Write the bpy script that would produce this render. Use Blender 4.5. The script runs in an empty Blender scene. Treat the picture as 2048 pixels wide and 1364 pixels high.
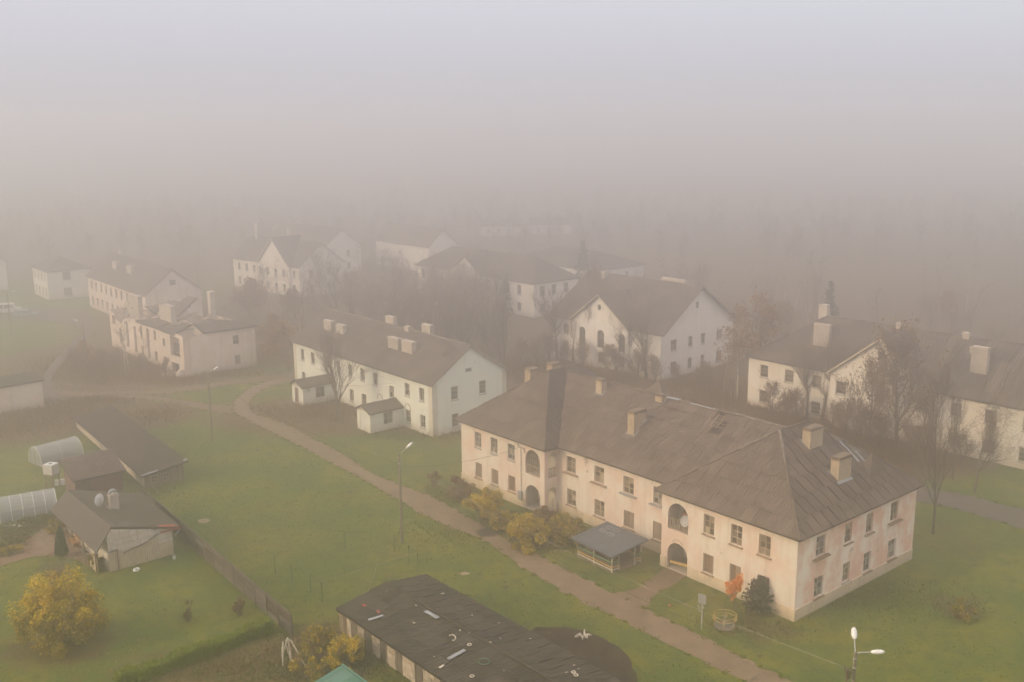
import bpy, math, random
import numpy as np
from mathutils import Vector, Matrix

# ------------------------------------------------------------------ camera, sky, sun, exposure
sc = bpy.context.scene
FOC, PITCH, ROLL, CAMH = 2020.0, 0.209, -0.007, 36.15        # focal length in pixels of a 2048 px wide frame
_cp, _sp, _cr, _sr = math.cos(PITCH), math.sin(PITCH), math.cos(ROLL), math.sin(ROLL)
_R0, _U0, CF = Vector((1, 0, 0)), Vector((0, _sp, _cp)), Vector((0, _cp, -_sp))
CR, CU = _R0 * _cr + _U0 * _sr, _U0 * _cr - _R0 * _sr
cam_d = bpy.data.cameras.new('camera')
cam_d.sensor_width = 36.0
cam_d.lens = 36.0 * FOC / 2048.0
cam_d.clip_start, cam_d.clip_end = 0.5, 6000
cam = bpy.data.objects.new('camera', cam_d)
cam.matrix_world = Matrix(((CR.x, CU.x, -CF.x, 0), (CR.y, CU.y, -CF.y, 0), (CR.z, CU.z, -CF.z, CAMH), (0, 0, 0, 1)))
sc.collection.objects.link(cam)
sc.camera = cam

SUN_EL, SUN_AZ = math.radians(24), math.radians(-112)     # azimuth from +Y towards +X: the sun stands far left, a little ahead
w = bpy.data.worlds.new('World')
sc.world = w
w.use_nodes = True
nt = w.node_tree
for n in list(nt.nodes): nt.nodes.remove(n)
sky = nt.nodes.new('ShaderNodeTexSky')
sky.sky_type = 'NISHITA'
sky.sun_disc = False
sky.sun_elevation = SUN_EL
sky.sun_rotation = SUN_AZ
sky.air_density, sky.dust_density, sky.ozone_density = 1.0, 2.0, 1.5
veil = nt.nodes.new('ShaderNodeMixRGB')                     # thin even cloud veil over the whole sky
veil.inputs['Fac'].default_value = 0.82
veil.inputs['Color2'].default_value = (5.4, 5.2, 5.75, 1)
bg = nt.nodes.new('ShaderNodeBackground')
bg.inputs['Strength'].default_value = 0.12
wo = nt.nodes.new('ShaderNodeOutputWorld')
nt.links.new(sky.outputs[0], veil.inputs['Color1'])
SKY_LOW, SKY_HIGH = (0.78, 0.82, 0.885), (3.5, 3.28, 2.85)   # pale lilac towards the horizon, brighter sunlit fog overhead
tcw = nt.nodes.new('ShaderNodeTexCoord')
sxw = nt.nodes.new('ShaderNodeSeparateXYZ')
nt.links.new(tcw.outputs['Generated'], sxw.inputs[0])
grw = nt.nodes.new('ShaderNodeMixRGB')
grw.inputs['Color1'].default_value = (*SKY_LOW, 1)
grw.inputs['Color2'].default_value = (*SKY_HIGH, 1)
nt.links.new(sxw.outputs['Z'], grw.inputs['Fac'])
vmw = nt.nodes.new('ShaderNodeVectorMath')
vmw.operation = 'MULTIPLY'
nt.links.new(veil.outputs[0], vmw.inputs[0])
nt.links.new(grw.outputs[0], vmw.inputs[1])
nt.links.new(vmw.outputs[0], bg.inputs['Color'])
nt.links.new(bg.outputs[0], wo.inputs['Surface'])

sun_d = bpy.data.lights.new('sun', 'SUN')
sun_d.energy = 2.9
sun_d.angle = math.radians(12)
sun_d.color = (1.0, 0.75, 0.43)
sun = bpy.data.objects.new('sun', sun_d)
sdir = Vector((math.sin(SUN_AZ) * math.cos(SUN_EL), math.cos(SUN_AZ) * math.cos(SUN_EL), math.sin(SUN_EL)))
sun.rotation_euler = sdir.to_track_quat('Z', 'Y').to_euler()
sun.location = (-120, 60, 80)
sc.collection.objects.link(sun)

FOG_DENSITY = 0.0071
FOG_COLOR = (0.967, 0.966, 0.962)
FOG_G = 0.89
vs = sc.view_settings
sc.display_settings.display_device = 'sRGB'
vs.view_transform, vs.look, vs.gamma, vs.exposure = 'Standard', 'None', 1.0, 0.05
vs.use_curve_mapping = False
cy = sc.cycles
cy.use_denoising = True
try: cy.denoiser = 'OPENIMAGEDENOISE'
except Exception: pass
cy.max_bounces, cy.diffuse_bounces, cy.glossy_bounces = 6, 2, 2
cy.transmission_bounces, cy.volume_bounces, cy.transparent_max_bounces = 3, 4, 8
cy.sample_clamp_indirect = 4.0

# ------------------------------------------------------------------ helpers
rnd = random.Random(7)
nrng = np.random.default_rng(11)
col = sc.collection
Z = Vector((0, 0, 1))


def G(x, y, z=0.0):
    """the point at height z that the photograph shows at pixel x, y"""
    d = CF * FOC + CR * (x - 1024) + CU * (682 - y)
    t = (z - CAMH) / d.z
    return Vector((d.x * t, d.y * t, z))


def height_at(base, ytop):
    """how high a thing standing at base reaches when its top shows at pixel row ytop"""
    lo, hi = 0.0, 34.0
    for _ in range(40):
        m = (lo + hi) / 2
        p = Vector((base.x, base.y, m - CAMH))
        if 682 - FOC * p.dot(CU) / p.dot(CF) > ytop: lo = m
        else: hi = m
    return lo


def tag(o, label=None, cat=None, group=None, kind=None):
    if label: o['label'] = label
    if cat: o['category'] = cat
    if group: o['group'] = group
    if kind: o['kind'] = kind
    return o


def thing(name, label, cat, loc=(0, 0, 0), rz=0.0, group=None):
    o = bpy.data.objects.new(name, None)
    o.empty_display_size = 0.3
    o.location = loc
    o.rotation_euler = (0, 0, rz)
    col.objects.link(o)
    return tag(o, label, cat, group)


def obj(name, me, parent=None, loc=None, rz=None, kind=None):
    o = bpy.data.objects.new(name, me)
    if parent is not None: o.parent = parent
    if loc is not None: o.location = loc
    if rz is not None: o.rotation_euler = (0, 0, rz)
    if kind: o['kind'] = kind
    col.objects.link(o)
    return o


def copy_tree(o, parent=None):
    c = o.copy()
    c.parent = parent
    col.objects.link(c)
    for ch in list(o.children): copy_tree(ch, c)
    return c


class MB:
    def __init__(s):
        s.v, s.f = [], []

    def poly(s, pts):
        i = len(s.v)
        s.v.extend(tuple(p) for p in pts)
        s.f.append(tuple(range(i, i + len(pts))))
        return s

    def prism(s, bot, top):
        i, n = len(s.v), len(bot)
        s.v.extend(tuple(p) for p in bot)
        s.v.extend(tuple(p) for p in top)
        s.f.append(tuple(range(i + n - 1, i - 1, -1)))
        s.f.append(tuple(range(i + n, i + 2 * n)))
        for k in range(n):
            a, b = k, (k + 1) % n
            s.f.append((i + a, i + b, i + n + b, i + n + a))
        return s

    def box(s, x0, x1, y0, y1, z0, z1):
        b = [(x0, y0, z0), (x1, y0, z0), (x1, y1, z0), (x0, y1, z0)]
        t = [(x0, y0, z1), (x1, y0, z1), (x1, y1, z1), (x0, y1, z1)]
        return s.prism(b, t)

    def bar(s, p, q, w, h, up=Z):
        p, q = Vector(p), Vector(q)
        d = (q - p).normalized()
        a = d.cross(up)
        if a.length < 1e-4: a = Vector((1, 0, 0))
        a.normalize()
        b = a.cross(d).normalized()
        c = [a * (w / 2) + b * (h / 2), a * (-w / 2) + b * (h / 2), a * (-w / 2) - b * (h / 2), a * (w / 2) - b * (h / 2)]
        return s.prism([p + k for k in c], [q + k for k in c])

    def tube(s, pts, rad, n=6, closed=False):
        pts = [Vector(p) for p in pts]
        m = len(pts)
        if not isinstance(rad, (list, tuple)): rad = [rad] * m
        i0 = len(s.v)
        for k, p in enumerate(pts):
            if closed: d = pts[(k + 1) % m] - pts[k - 1]
            else: d = pts[min(k + 1, m - 1)] - pts[max(k - 1, 0)]
            d.normalize()
            a = d.cross(Z if abs(d.z) < 0.95 else Vector((1, 0, 0))).normalized()
            b = d.cross(a)
            for j in range(n):
                t = 2 * math.pi * j / n
                s.v.append(tuple(p + (a * math.cos(t) + b * math.sin(t)) * rad[k]))
        for k in range(m if closed else m - 1):
            for j in range(n):
                a, b = i0 + k * n, i0 + ((k + 1) % m) * n
                s.f.append((a + j, a + (j + 1) % n, b + (j + 1) % n, b + j))
        if not closed:
            s.f.append(tuple(range(i0 + n - 1, i0 - 1, -1)))
            s.f.append(tuple(range(i0 + (m - 1) * n, i0 + m * n)))
        return s

    def lathe(s, prof, n=12, c=(0, 0, 0)):
        return s.tube([(c[0], c[1], c[2] + z) for r, z in prof], [max(r, 1e-3) for r, z in prof], n)

    def mesh(s, name, mat, smooth=False):
        me = bpy.data.meshes.new(name)
        me.from_pydata(s.v, [], s.f)
        if getattr(s, 'valley', None): me.attributes.new('valley', 'FLOAT', 'POINT').data.foreach_set('value', s.valley)
        me.materials.append(mat)
        if smooth:
            me.polygons.foreach_set('use_smooth', [True] * len(me.polygons))
        me.update()
        return me

    def build(s, name, mat, parent=None, smooth=False, kind=None, loc=None, rz=None):
        return obj(name, s.mesh(name, mat, smooth), parent, loc, rz, kind)


def np_mesh(name, V, Fc, mat):
    V = np.asarray(V, np.float32)
    Fc = np.asarray(Fc, np.int32)
    me = bpy.data.meshes.new(name)
    me.vertices.add(len(V))
    me.vertices.foreach_set('co', V.ravel())
    n, k = Fc.shape
    me.loops.add(n * k)
    me.loops.foreach_set('vertex_index', Fc.ravel())
    me.polygons.add(n)
    me.polygons.foreach_set('loop_start', np.arange(0, n * k, k, dtype=np.int32))
    me.polygons.foreach_set('loop_total', np.full(n, k, np.int32))
    me.materials.append(mat)
    me.update(calc_edges=True)
    return me


# ------------------------------------------------------------------ materials
MATS = {}


def new_mat(name):
    m = bpy.data.materials.new(name)
    m.use_nodes = True
    t = m.node_tree
    b = t.nodes['Principled BSDF']
    MATS[name] = m
    return m, t, b


def nz(t, scale, detail=4, rough=0.6, stretch=None, obj_space=False, w_off=0.0):
    tc = t.nodes.new('ShaderNodeTexCoord')
    n = t.nodes.new('ShaderNodeTexNoise')
    n.inputs['Scale'].default_value = scale
    n.inputs['Detail'].default_value = detail
    n.inputs['Roughness'].default_value = rough
    if obj_space: src = tc.outputs['Object']
    else: src = t.nodes.new('ShaderNodeNewGeometry').outputs['Position']
    if stretch or w_off:
        mp = t.nodes.new('ShaderNodeMapping')
        mp.inputs['Scale'].default_value = stretch or (1, 1, 1)
        mp.inputs['Location'].default_value = (w_off, w_off * .7, w_off * .3)
        t.links.new(src, mp.inputs['Vector'])
        src = mp.outputs[0]
    t.links.new(src, n.inputs['Vector'])
    return n.outputs['Fac']


def ramp(t, fac, lo, hi):
    r = t.nodes.new('ShaderNodeMapRange')
    r.inputs['From Min'].default_value, r.inputs['From Max'].default_value = lo, hi
    t.links.new(fac, r.inputs['Value'])
    return r.outputs[0]


def mixc(t, fac, a, b, mode='MIX'):
    m = t.nodes.new('ShaderNodeMixRGB')
    m.blend_type = mode
    for s, v in ((m.inputs['Fac'], fac), (m.inputs['Color1'], a), (m.inputs['Color2'], b)):
        if isinstance(v, (int, float)): s.default_value = v
        elif isinstance(v, tuple): s.default_value = (*v, 1)
        else: t.links.new(v, s)
    return m.outputs[0]


def bumpy(t, b, fac, strength=0.3, dist=0.05):
    n = t.nodes.new('ShaderNodeBump')
    n.inputs['Strength'].default_value = strength
    n.inputs['Distance'].default_value = dist
    t.links.new(fac, n.inputs['Height'])
    t.links.new(n.outputs[0], b.inputs['Normal'])


def simple(name, c1, c2=None, scale=3.0, rough=0.85, bump=0.2, vary=0.0, stretch=None, obj_space=False, metal=0.0, lo=.35, hi=.65):
    m, t, b = new_mat(name)
    b.inputs['Roughness'].default_value = rough
    b.inputs['Metallic'].default_value = metal
    c2 = c2 or tuple(x * .75 for x in c1)
    n1 = nz(t, scale, 5, .65, stretch, obj_space)
    c = mixc(t, ramp(t, n1, lo, hi), c1, c2)
    if vary:
        oi = t.nodes.new('ShaderNodeObjectInfo')
        c = mixc(t, ramp(t, oi.outputs['Random'], 0, 1), mixc(t, vary, c, (0, 0, 0)), mixc(t, vary * .7, c, (1, .97, .9)))
    t.links.new(c, b.inputs['Base Color'])
    if bump: bumpy(t, b, nz(t, scale * 6, 4, .6, stretch, obj_space), bump, .03)
    return m


def plaster(name, paint, bare, dirt, amount=(.48, .56), streak=.5, seed=0.0):
    """old lime paint worn through to the render, with rain streaks and splashed dirt"""
    m, t, b = new_mat(name)
    b.inputs['Roughness'].default_value = .92
    big = nz(t, .42, 7, .68, (1, 1, .8), w_off=seed)
    c = mixc(t, ramp(t, big, *amount), paint, bare)
    med = nz(t, 1.7, 6, .7, w_off=seed + 3)
    c = mixc(t, ramp(t, med, .60, .74), c, bare)
    peel = ramp(t, nz(t, .75, 8, .72, w_off=seed + 14), .645, .66)      # render fallen off in hard-edged patches
    c = mixc(t, peel, c, tuple(.62 * x + .06 for x in dirt))
    stk = nz(t, 2.2, 4, .6, (1, 1, .09), w_off=seed + 9)
    s2 = t.nodes.new('ShaderNodeMath')
    s2.operation = 'MULTIPLY'
    t.links.new(ramp(t, stk, .52, .8), s2.inputs[0])
    s2.inputs[1].default_value = streak
    c = mixc(t, s2.outputs[0], c, dirt)
    g = t.nodes.new('ShaderNodeNewGeometry')          # splashed earth on the lowest half metre
    sx = t.nodes.new('ShaderNodeSeparateXYZ')
    t.links.new(g.outputs['Position'], sx.inputs[0])
    ad = t.nodes.new('ShaderNodeMath')
    ad.operation = 'MULTIPLY_ADD'
    t.links.new(nz(t, .9, 5, .7, w_off=seed + 5), ad.inputs[0])
    ad.inputs[1].default_value = -1.6
    t.links.new(sx.outputs['Z'], ad.inputs[2])
    sp = t.nodes.new('ShaderNodeMath')
    sp.operation = 'MULTIPLY'
    r = t.nodes.new('ShaderNodeMapRange')
    r.inputs['From Min'].default_value, r.inputs['From Max'].default_value = .35, -.75
    t.links.new(ad.outputs[0], r.inputs['Value'])
    t.links.new(r.outputs[0], sp.inputs[0])
    sp.inputs[1].default_value = .75
    c = mixc(t, sp.outputs[0], c, dirt)
    t.links.new(c, b.inputs['Base Color'])
    bumpy(t, b, nz(t, 5, 6, .7), .35, .04)
    return m


def roofing(name, base, pale, moss, moss_amt=(.52, .72), vary=.16):
    m, t, b = new_mat(name)
    b.inputs['Roughness'].default_value = .9
    oi = t.nodes.new('ShaderNodeObjectInfo')
    c = mixc(t, oi.outputs['Random'], base, pale)
    c = mixc(t, ramp(t, nz(t, 11, 3, .7), .3, .7), mixc(t, vary * 1.6, c, (0, 0, 0)), mixc(t, vary * .22, c, (1, .85, .7)))
    c = mixc(t, ramp(t, nz(t, .55, 7, .72), *moss_amt), c, moss)
    va = t.nodes.new('ShaderNodeAttribute')            # corrugation shading painted into the colour, darkest in the troughs
    va.attribute_name = 'valley'
    c = mixc(t, ramp(t, va.outputs['Fac'], .45, 1.0), c, mixc(t, .62, c, (0, 0, 0)))
    c = mixc(t, ramp(t, nz(t, 7, 4, .6), .69, .76), c, mixc(t, .75, pale, (.4, .36, .28)))
    t.links.new(c, b.inputs['Base Color'])
    bumpy(t, b, nz(t, 18, 4, .6), .3, .02)
    return m


def foliage(name, c1, c2, c3=None, trans=.25):
    m, t, b = new_mat(name)
    b.inputs['Roughness'].default_value = .75
    oi = t.nodes.new('ShaderNodeObjectInfo')
    n = nz(t, .9, 4, .7)
    c = mixc(t, ramp(t, n, .36, .64), c1, c2)
    if c3: c = mixc(t, ramp(t, nz(t, 2.6, 3, .6, w_off=4), .5, .68), c, c3)
    c = mixc(t, ramp(t, oi.outputs['Random'], 0, 1), mixc(t, .25, c, (0, 0, 0)), c)
    t.links.new(c, b.inputs['Base Color'])
    tr = t.nodes.new('ShaderNodeBsdfTranslucent')
    t.links.new(c, tr.inputs['Color'])
    mx = t.nodes.new('ShaderNodeMixShader')
    mx.inputs['Fac'].default_value = trans
    out = t.nodes['Material Output']
    t.links.new(b.outputs[0], mx.inputs[1])
    t.links.new(tr.outputs[0], mx.inputs[2])
    t.links.new(mx.outputs[0], out.inputs['Surface'])
    return m


M_PINK = plaster('pink_plaster', (.64, .485, .395), (.68, .615, .525), (.42, .34, .26), (.42, .58), .6)
M_PINK2 = plaster('worn_pink_plaster', (.74, .46, .345), (.84, .74, .62), (.44, .34, .25), (.43, .57), .55, 21)
M_PLINTH = plaster('plinth_plaster', (.68, .54, .39), (.74, .62, .47), (.36, .29, .19), (.42, .6), .8, 5)
M_MINT = plaster('mint_plaster', (.72, .74, .66), (.80, .76, .66), (.5, .43, .33), (.5, .66), .4, 31)
M_WHITE = plaster('white_plaster', (.78, .72, .65), (.84, .79, .73), (.5, .43, .36), (.46, .6), .4, 41)
M_CREAM = plaster('cream_plaster', (.74, .66, .54), (.80, .74, .66), (.52, .43, .33), (.40, .62), .45, 51)
M_RUIN = plaster('ruin_plaster', (.68, .53, .44), (.74, .64, .55), (.40, .29, .22), (.40, .58), .8, 61)
M_NICHE = plaster('niche_plaster', (.58, .52, .42), (.64, .58, .49), (.32, .28, .2), (.45, .6), .6, 71)
M_ROOF = roofing('asbestos_sheet', (.100, .068, .047), (.152, .109, .078), (.068, .046, .027), (.5, .7))
M_ROOFD = roofing('dark_profile_sheet', (.055, .036, .028), (.066, .045, .035), (.06, .036, .026))
M_ROOF2 = roofing('old_asbestos_sheet', (.078, .054, .038), (.145, .104, .076), (.058, .04, .027))
M_SHEDROOF = roofing('dark_shed_roof', (.030, .020, .010), (.060, .044, .028), (.022, .016, .006), (.45, .65), .12)
M_SHEDROOF2 = roofing('brown_shed_roof', (.042, .026, .016), (.068, .044, .028), (.032, .021, .011), (.45, .65), .1)
M_SLAB = simple('roof_board', (.035, .023, .015), (.025, .016, .011), 2)
M_RIDGE = simple('ridge_cap', (.12, .088, .06), (.06, .043, .03), 1.1, lo=.4, hi=.6)
M_RIDGEW = simple('pale_ridge_cap', (.25, .215, .17), (.085, .062, .045), 2.2, lo=.38, hi=.55)
M_WOOD = simple('weathered_wood', (.25, .175, .105), (.16, .11, .065), 2.5, vary=.12, stretch=(1, 1, .3))
M_FRAME = simple('window_wood', (.44, .34, .21), (.32, .24, .14), 3, vary=.1)
M_FRAMEB = simple('grey_blue_frame', (.40, .41, .38), (.3, .3, .27), 3, vary=.1)
M_BOARD = simple('board_plank', (.20, .115, .055), (.13, .075, .04), 2, vary=.18, stretch=(1, 1, .2))
M_SILL = simple('sill_brown', (.19, .105, .055), (.26, .16, .08), 1.2, vary=.12)
M_SILLG = simple('sill_grey', (.22, .23, .24), (.28, .27, .25), 1.2)
M_METAL = simple('zinc_flashing', (.30, .315, .33), (.22, .225, .23), 2, .45, .05)
M_BRICK = simple('chimney_brick', (.45, .34, .21), (.30, .215, .13), 3.2, .9, .5, vary=.1)
M_SOOT = simple('chimney_head', (.11, .08, .05), (.2, .14, .085), 2.5)
M_CHIM = simple('chimney_render', (.5, .43, .36), (.38, .31, .25), 1.2, vary=.1)
M_CONC = simple('concrete_pole', (.20, .165, .12), (.15, .12, .085), 3)
M_LAMP = simple('lamp_head', (.74, .73, .70), (.62, .61, .58), 4, .4, 0)
M_STEEL = simple('galvanised_steel', (.42, .42, .4), (.33, .33, .31), 4, .5, 0)
M_DARK = simple('dark_void', (.035, .028, .022), (.022, .018, .015), 2)
M_DIRTF = simple('rubble_floor', (.12, .09, .06), (.2, .15, .1), 2)
M_BLOCK = simple('silicate_block', (.56, .47, .37), (.44, .35, .26), 1.6, .95, .35, vary=.16)
M_BLOCKC = simple('pale_block', (.64, .57, .50), (.52, .44, .37), 1.6, .95, .35, vary=.13)
M_MORTAR = simple('mortar', (.36, .27, .18), (.26, .19, .12), 3)
M_DOOR = simple('brown_door', (.115, .078, .05), (.07, .05, .034), 2.2, vary=.15, stretch=(1, 1, .2))
M_FENCE = simple('fence_wood', (.066, .038, .021), (.042, .025, .014), 2.2, vary=.15, stretch=(.3, .3, 1))
M_REDW = simple('red_stained_wood', (.15, .058, .038), (.1, .042, .03), 2.5, vary=.1, stretch=(.3, .3, 1))
M_CLAD = simple('beige_cladding', (.52, .43, .31), (.44, .35, .24), 1.4, .8, .1)
M_TILE = simple('metal_tile', (.12, .072, .052), (.085, .052, .04), 1.5, .55, .1, vary=.06)
M_FELT = simple('roof_felt', (.105, .085, .075), (.082, .066, .058), 1.2, .95, .4)
M_MOSSFELT = simple('mossy_felt', (.075, .058, .036), (.05, .038, .024), .8, .95, .6)
M_RED = simple('red_trim', (.34, .065, .04), (.24, .05, .035), 3)
M_TEAL = simple('teal_paint_sheet', (.045, .16, .105), (.036, .125, .085), .9, .55, .1, vary=.06)
M_WHITEP = simple('white_plastic', (.7, .7, .68), (.6, .59, .56), 3, .5, 0)
M_BONE = simple('weathered_white', (.62, .56, .46), (.42, .36, .27), 4)
M_YELP = simple('yellow_paint', (.52, .33, .07), (.38, .24, .06), 4)
M_GRNP = simple('green_paint', (.08, .24, .12), (.07, .17, .09), 4)
M_GRNPOST = simple('post_green', (.05, .12, .075), (.05, .09, .06), 4)
M_BLUR = simple('grey_blue_roof', (.082, .092, .10), (.062, .068, .074), 1.3, .6, .1)
M_ORANGEW = simple('varnished_wood', (.38, .17, .05), (.28, .12, .04), 3)
M_RUBBER = simple('black_rubber', (.02, .02, .02), (.03, .03, .03), 3)
M_CABLE = simple('cable', (.05, .045, .04), (.04, .035, .03), 3, bump=0)
M_CABLEP = simple('pale_cable', (.28, .26, .2), (.22, .2, .15), 3, bump=0)
M_PINKRAG = simple('red_cloth', (.35, .09, .05), (.28, .08, .05), 4)
M_CARW = simple('white_car_paint', (.75, .74, .72), (.7, .69, .67), 1, .3, 0)
M_CARB = simple('blue_car_paint', (.25, .33, .42), (.22, .3, .38), 1, .3, 0)
M_BARK = simple('bark', (.14, .10, .07), (.085, .064, .046), 5, obj_space=True)
M_BIRCH = simple('birch_bark', (.52, .46, .38), (.2, .16, .12), 3, obj_space=True, lo=.5, hi=.6)
M_TWIG = simple('twigs', (.19, .125, .085), (.14, .095, .065), 3, bump=0, vary=.1)
M_REDTWIG = simple('reddish_twigs', (.21, .112, .06), (.14, .08, .045), 3, bump=0, vary=.1)
M_YEL = foliage('yellow_leaves', (.70, .49, .007), (.38, .33, .010), (.88, .60, .010), .45)
M_OLIVE = foliage('olive_leaves', (.36, .27, .012), (.24, .20, .012), (.75, .50, .015), .4)
M_OCHRE = foliage('ochre_leaves', (.30, .14, .04), (.18, .09, .03), (.38, .2, .05))
M_ORANGE = foliage('orange_leaves', (.95, .36, .02), (.8, .27, .02), (.98, .46, .04), .4)
M_BROWNL = foliage('brown_leaves', (.26, .15, .045), (.17, .105, .03), (.36, .2, .05), .35)
M_PINE = foliage('pine_needles', (.055, .072, .034), (.04, .055, .028), None, .1)
M_THUJA = foliage('thuja', (.06, .10, .02), (.045, .075, .02), None, .1)
M_HEDGE = foliage('hedge', (.27, .33, .008), (.2, .26, .01), None, .35)
M_WEED = foliage('dry_weeds', (.33, .18, .06), (.22, .13, .04), (.25, .19, .04), .4)
M_WEEDG = foliage('rank_grass', (.13, .145, .014), (.17, .135, .02), None, .4)
M_TUFT = foliage('tuft', (.17, .19, .004), (.12, .155, .004), (.24, .21, .008), .5)
M_FALLEN = foliage('fallen_leaf', (.46, .32, .06), (.35, .22, .05), None, 0)

m, t, b = new_mat('glass_pane')
b.inputs['Roughness'].default_value = .3
oi = t.nodes.new('ShaderNodeObjectInfo')            # some panes dark, some backed by curtain or board
t.links.new(mixc(t, ramp(t, oi.outputs['Random'], .35, .95), (.045, .031, .02), (.34, .28, .2)), b.inputs['Base Color'])
M_GLASS = m
m, t, b = new_mat('dark_glass')
oi = t.nodes.new('ShaderNodeObjectInfo')
t.links.new(mixc(t, ramp(t, oi.outputs['Random'], .5, 1.0), (.028, .021, .016), (.16, .125, .09)), b.inputs['Base Color'])
b.inputs['Roughness'].default_value = .2
M_GLASSD = m
m, t, b = new_mat('polycarbonate')
b.inputs['Base Color'].default_value = (.46, .47, .47, 1)
b.inputs['Roughness'].default_value = .35
tr = t.nodes.new('ShaderNodeBsdfTransparent')
mx = t.nodes.new('ShaderNodeMixShader')
mx.inputs['Fac'].default_value = .5
t.links.new(tr.outputs[0], mx.inputs[1])
t.links.new(b.outputs[0], mx.inputs[2])
t.links.new(mx.outputs[0], t.nodes['Material Output'].inputs['Surface'])
M_POLY = m

# ground: lawn with dry, trodden and leaf-strewn areas (colour attribute "dry")
m, t, b = new_mat('lawn')
b.inputs['Roughness'].default_value = .95
at = t.nodes.new('ShaderNodeAttribute')
at.attribute_name = 'dry'
g1 = nz(t, .16, 6, .62)
c = mixc(t, ramp(t, g1, .42, .58), (.060, .100, .002), (.142, .138, .003))
c = mixc(t, ramp(t, nz(t, .9, 6, .7, w_off=7), .47, .62), c, (.048, .080, .003))
c = mixc(t, ramp(t, nz(t, 3.2, 6, .78, w_off=2), .5, .72), c, (.19, .175, .008))
c = mixc(t, ramp(t, nz(t, .35, 6, .7, w_off=31), .60, .74), c, (.14, .098, .014))
c = mixc(t, ramp(t, nz(t, 2.4, 4, .7, w_off=17), .685, .73), c, (.045, .035, .02))
brn = mixc(t, ramp(t, nz(t, .8, 6, .7, w_off=12), .38, .64), (.15, .082, .031), (.085, .058, .019))
brn = mixc(t, ramp(t, nz(t, 5, 5, .7), .5, .7), brn, (.07, .05, .03))
ad = t.nodes.new('ShaderNodeMath')
ad.operation = 'MULTIPLY_ADD'
t.links.new(nz(t, .7, 6, .75, w_off=19), ad.inputs[0])
ad.inputs[1].default_value = 1.3
ad2 = t.nodes.new('ShaderNodeMath')
ad2.operation = 'SUBTRACT'
t.links.new(at.outputs['Fac'], ad2.inputs[0])
ad2.inputs[1].default_value = .65
t.links.new(ad2.outputs[0], ad.inputs[2])
c = mixc(t, ramp(t, ad.outputs[0], .38, .78), c, brn)
t.links.new(c, b.inputs['Base Color'])
bumpy(t, b, nz(t, 6, 7, .78), .9, .16)
M_LAWN = m


def gravel(name, c1, c2, c3, crack=False):
    m, t, b = new_mat(name)
    b.inputs['Roughness'].default_value = .95
    c = mixc(t, ramp(t, nz(t, .5, 6, .7), .38, .62), c1, c2)
    c = mixc(t, ramp(t, nz(t, 9, 4, .8), .5, .72), c, c3)
    c = mixc(t, ramp(t, nz(t, 1.3, 5, .7, w_off=8), .62, .72), c, tuple(x * .6 for x in c2))
    if crack:
        g = t.nodes.new('ShaderNodeNewGeometry')
        wv = t.nodes.new('ShaderNodeTexVoronoi')
        wv.feature = 'DISTANCE_TO_EDGE'
        wv.inputs['Scale'].default_value = .42
        mv = t.nodes.new('ShaderNodeVectorMath')
        nn = t.nodes.new('ShaderNodeTexNoise')
        nn.inputs['Scale'].default_value = 1.1
        nn.inputs['Detail'].default_value = 5
        t.links.new(g.outputs['Position'], nn.inputs['Vector'])
        t.links.new(g.outputs['Position'], mv.inputs[0])
        t.links.new(nn.outputs['Color'], mv.inputs[1])
        t.links.new(mv.outputs[0], wv.inputs['Vector'])
        ck = t.nodes.new('ShaderNodeMath')
        ck.operation = 'MULTIPLY'
        t.links.new(ramp(t, wv.outputs['Distance'], .035, .0), ck.inputs[0])
        t.links.new(ramp(t, nz(t, .22, 3, .5, w_off=3), .5, .6), ck.inputs[1])
        c = mixc(t, ck.outputs[0], c, (.06, .05, .03))
    t.links.new(c, b.inputs['Base Color'])
    bumpy(t, b, nz(t, 12, 5, .7), .4, .05)
    return m


M_PATH = gravel('path_asphalt', (.20, .135, .082), (.125, .08, .046), (.29, .21, .135), True)
M_TRACK = gravel('track_gravel', (.18, .115, .068), (.12, .08, .042), (.22, .15, .095))
M_ASPH = gravel('old_asphalt', (.12, .09, .075), (.09, .07, .056), (.15, .12, .1))
M_SOIL = gravel('dug_soil', (.034, .017, .006), (.024, .012, .0045), (.048, .026, .010))
M_SAND = gravel('bare_sand', (.3, .22, .13), (.22, .16, .09), (.36, .28, .18))
M_PAVER = simple('garden_pavers', (.24, .135, .08), (.17, .1, .06), 2.5, .9, .4, vary=.14)
M_BED = gravel('bed_soil', (.06, .042, .024), (.045, .032, .02), (.09, .065, .035))

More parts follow.
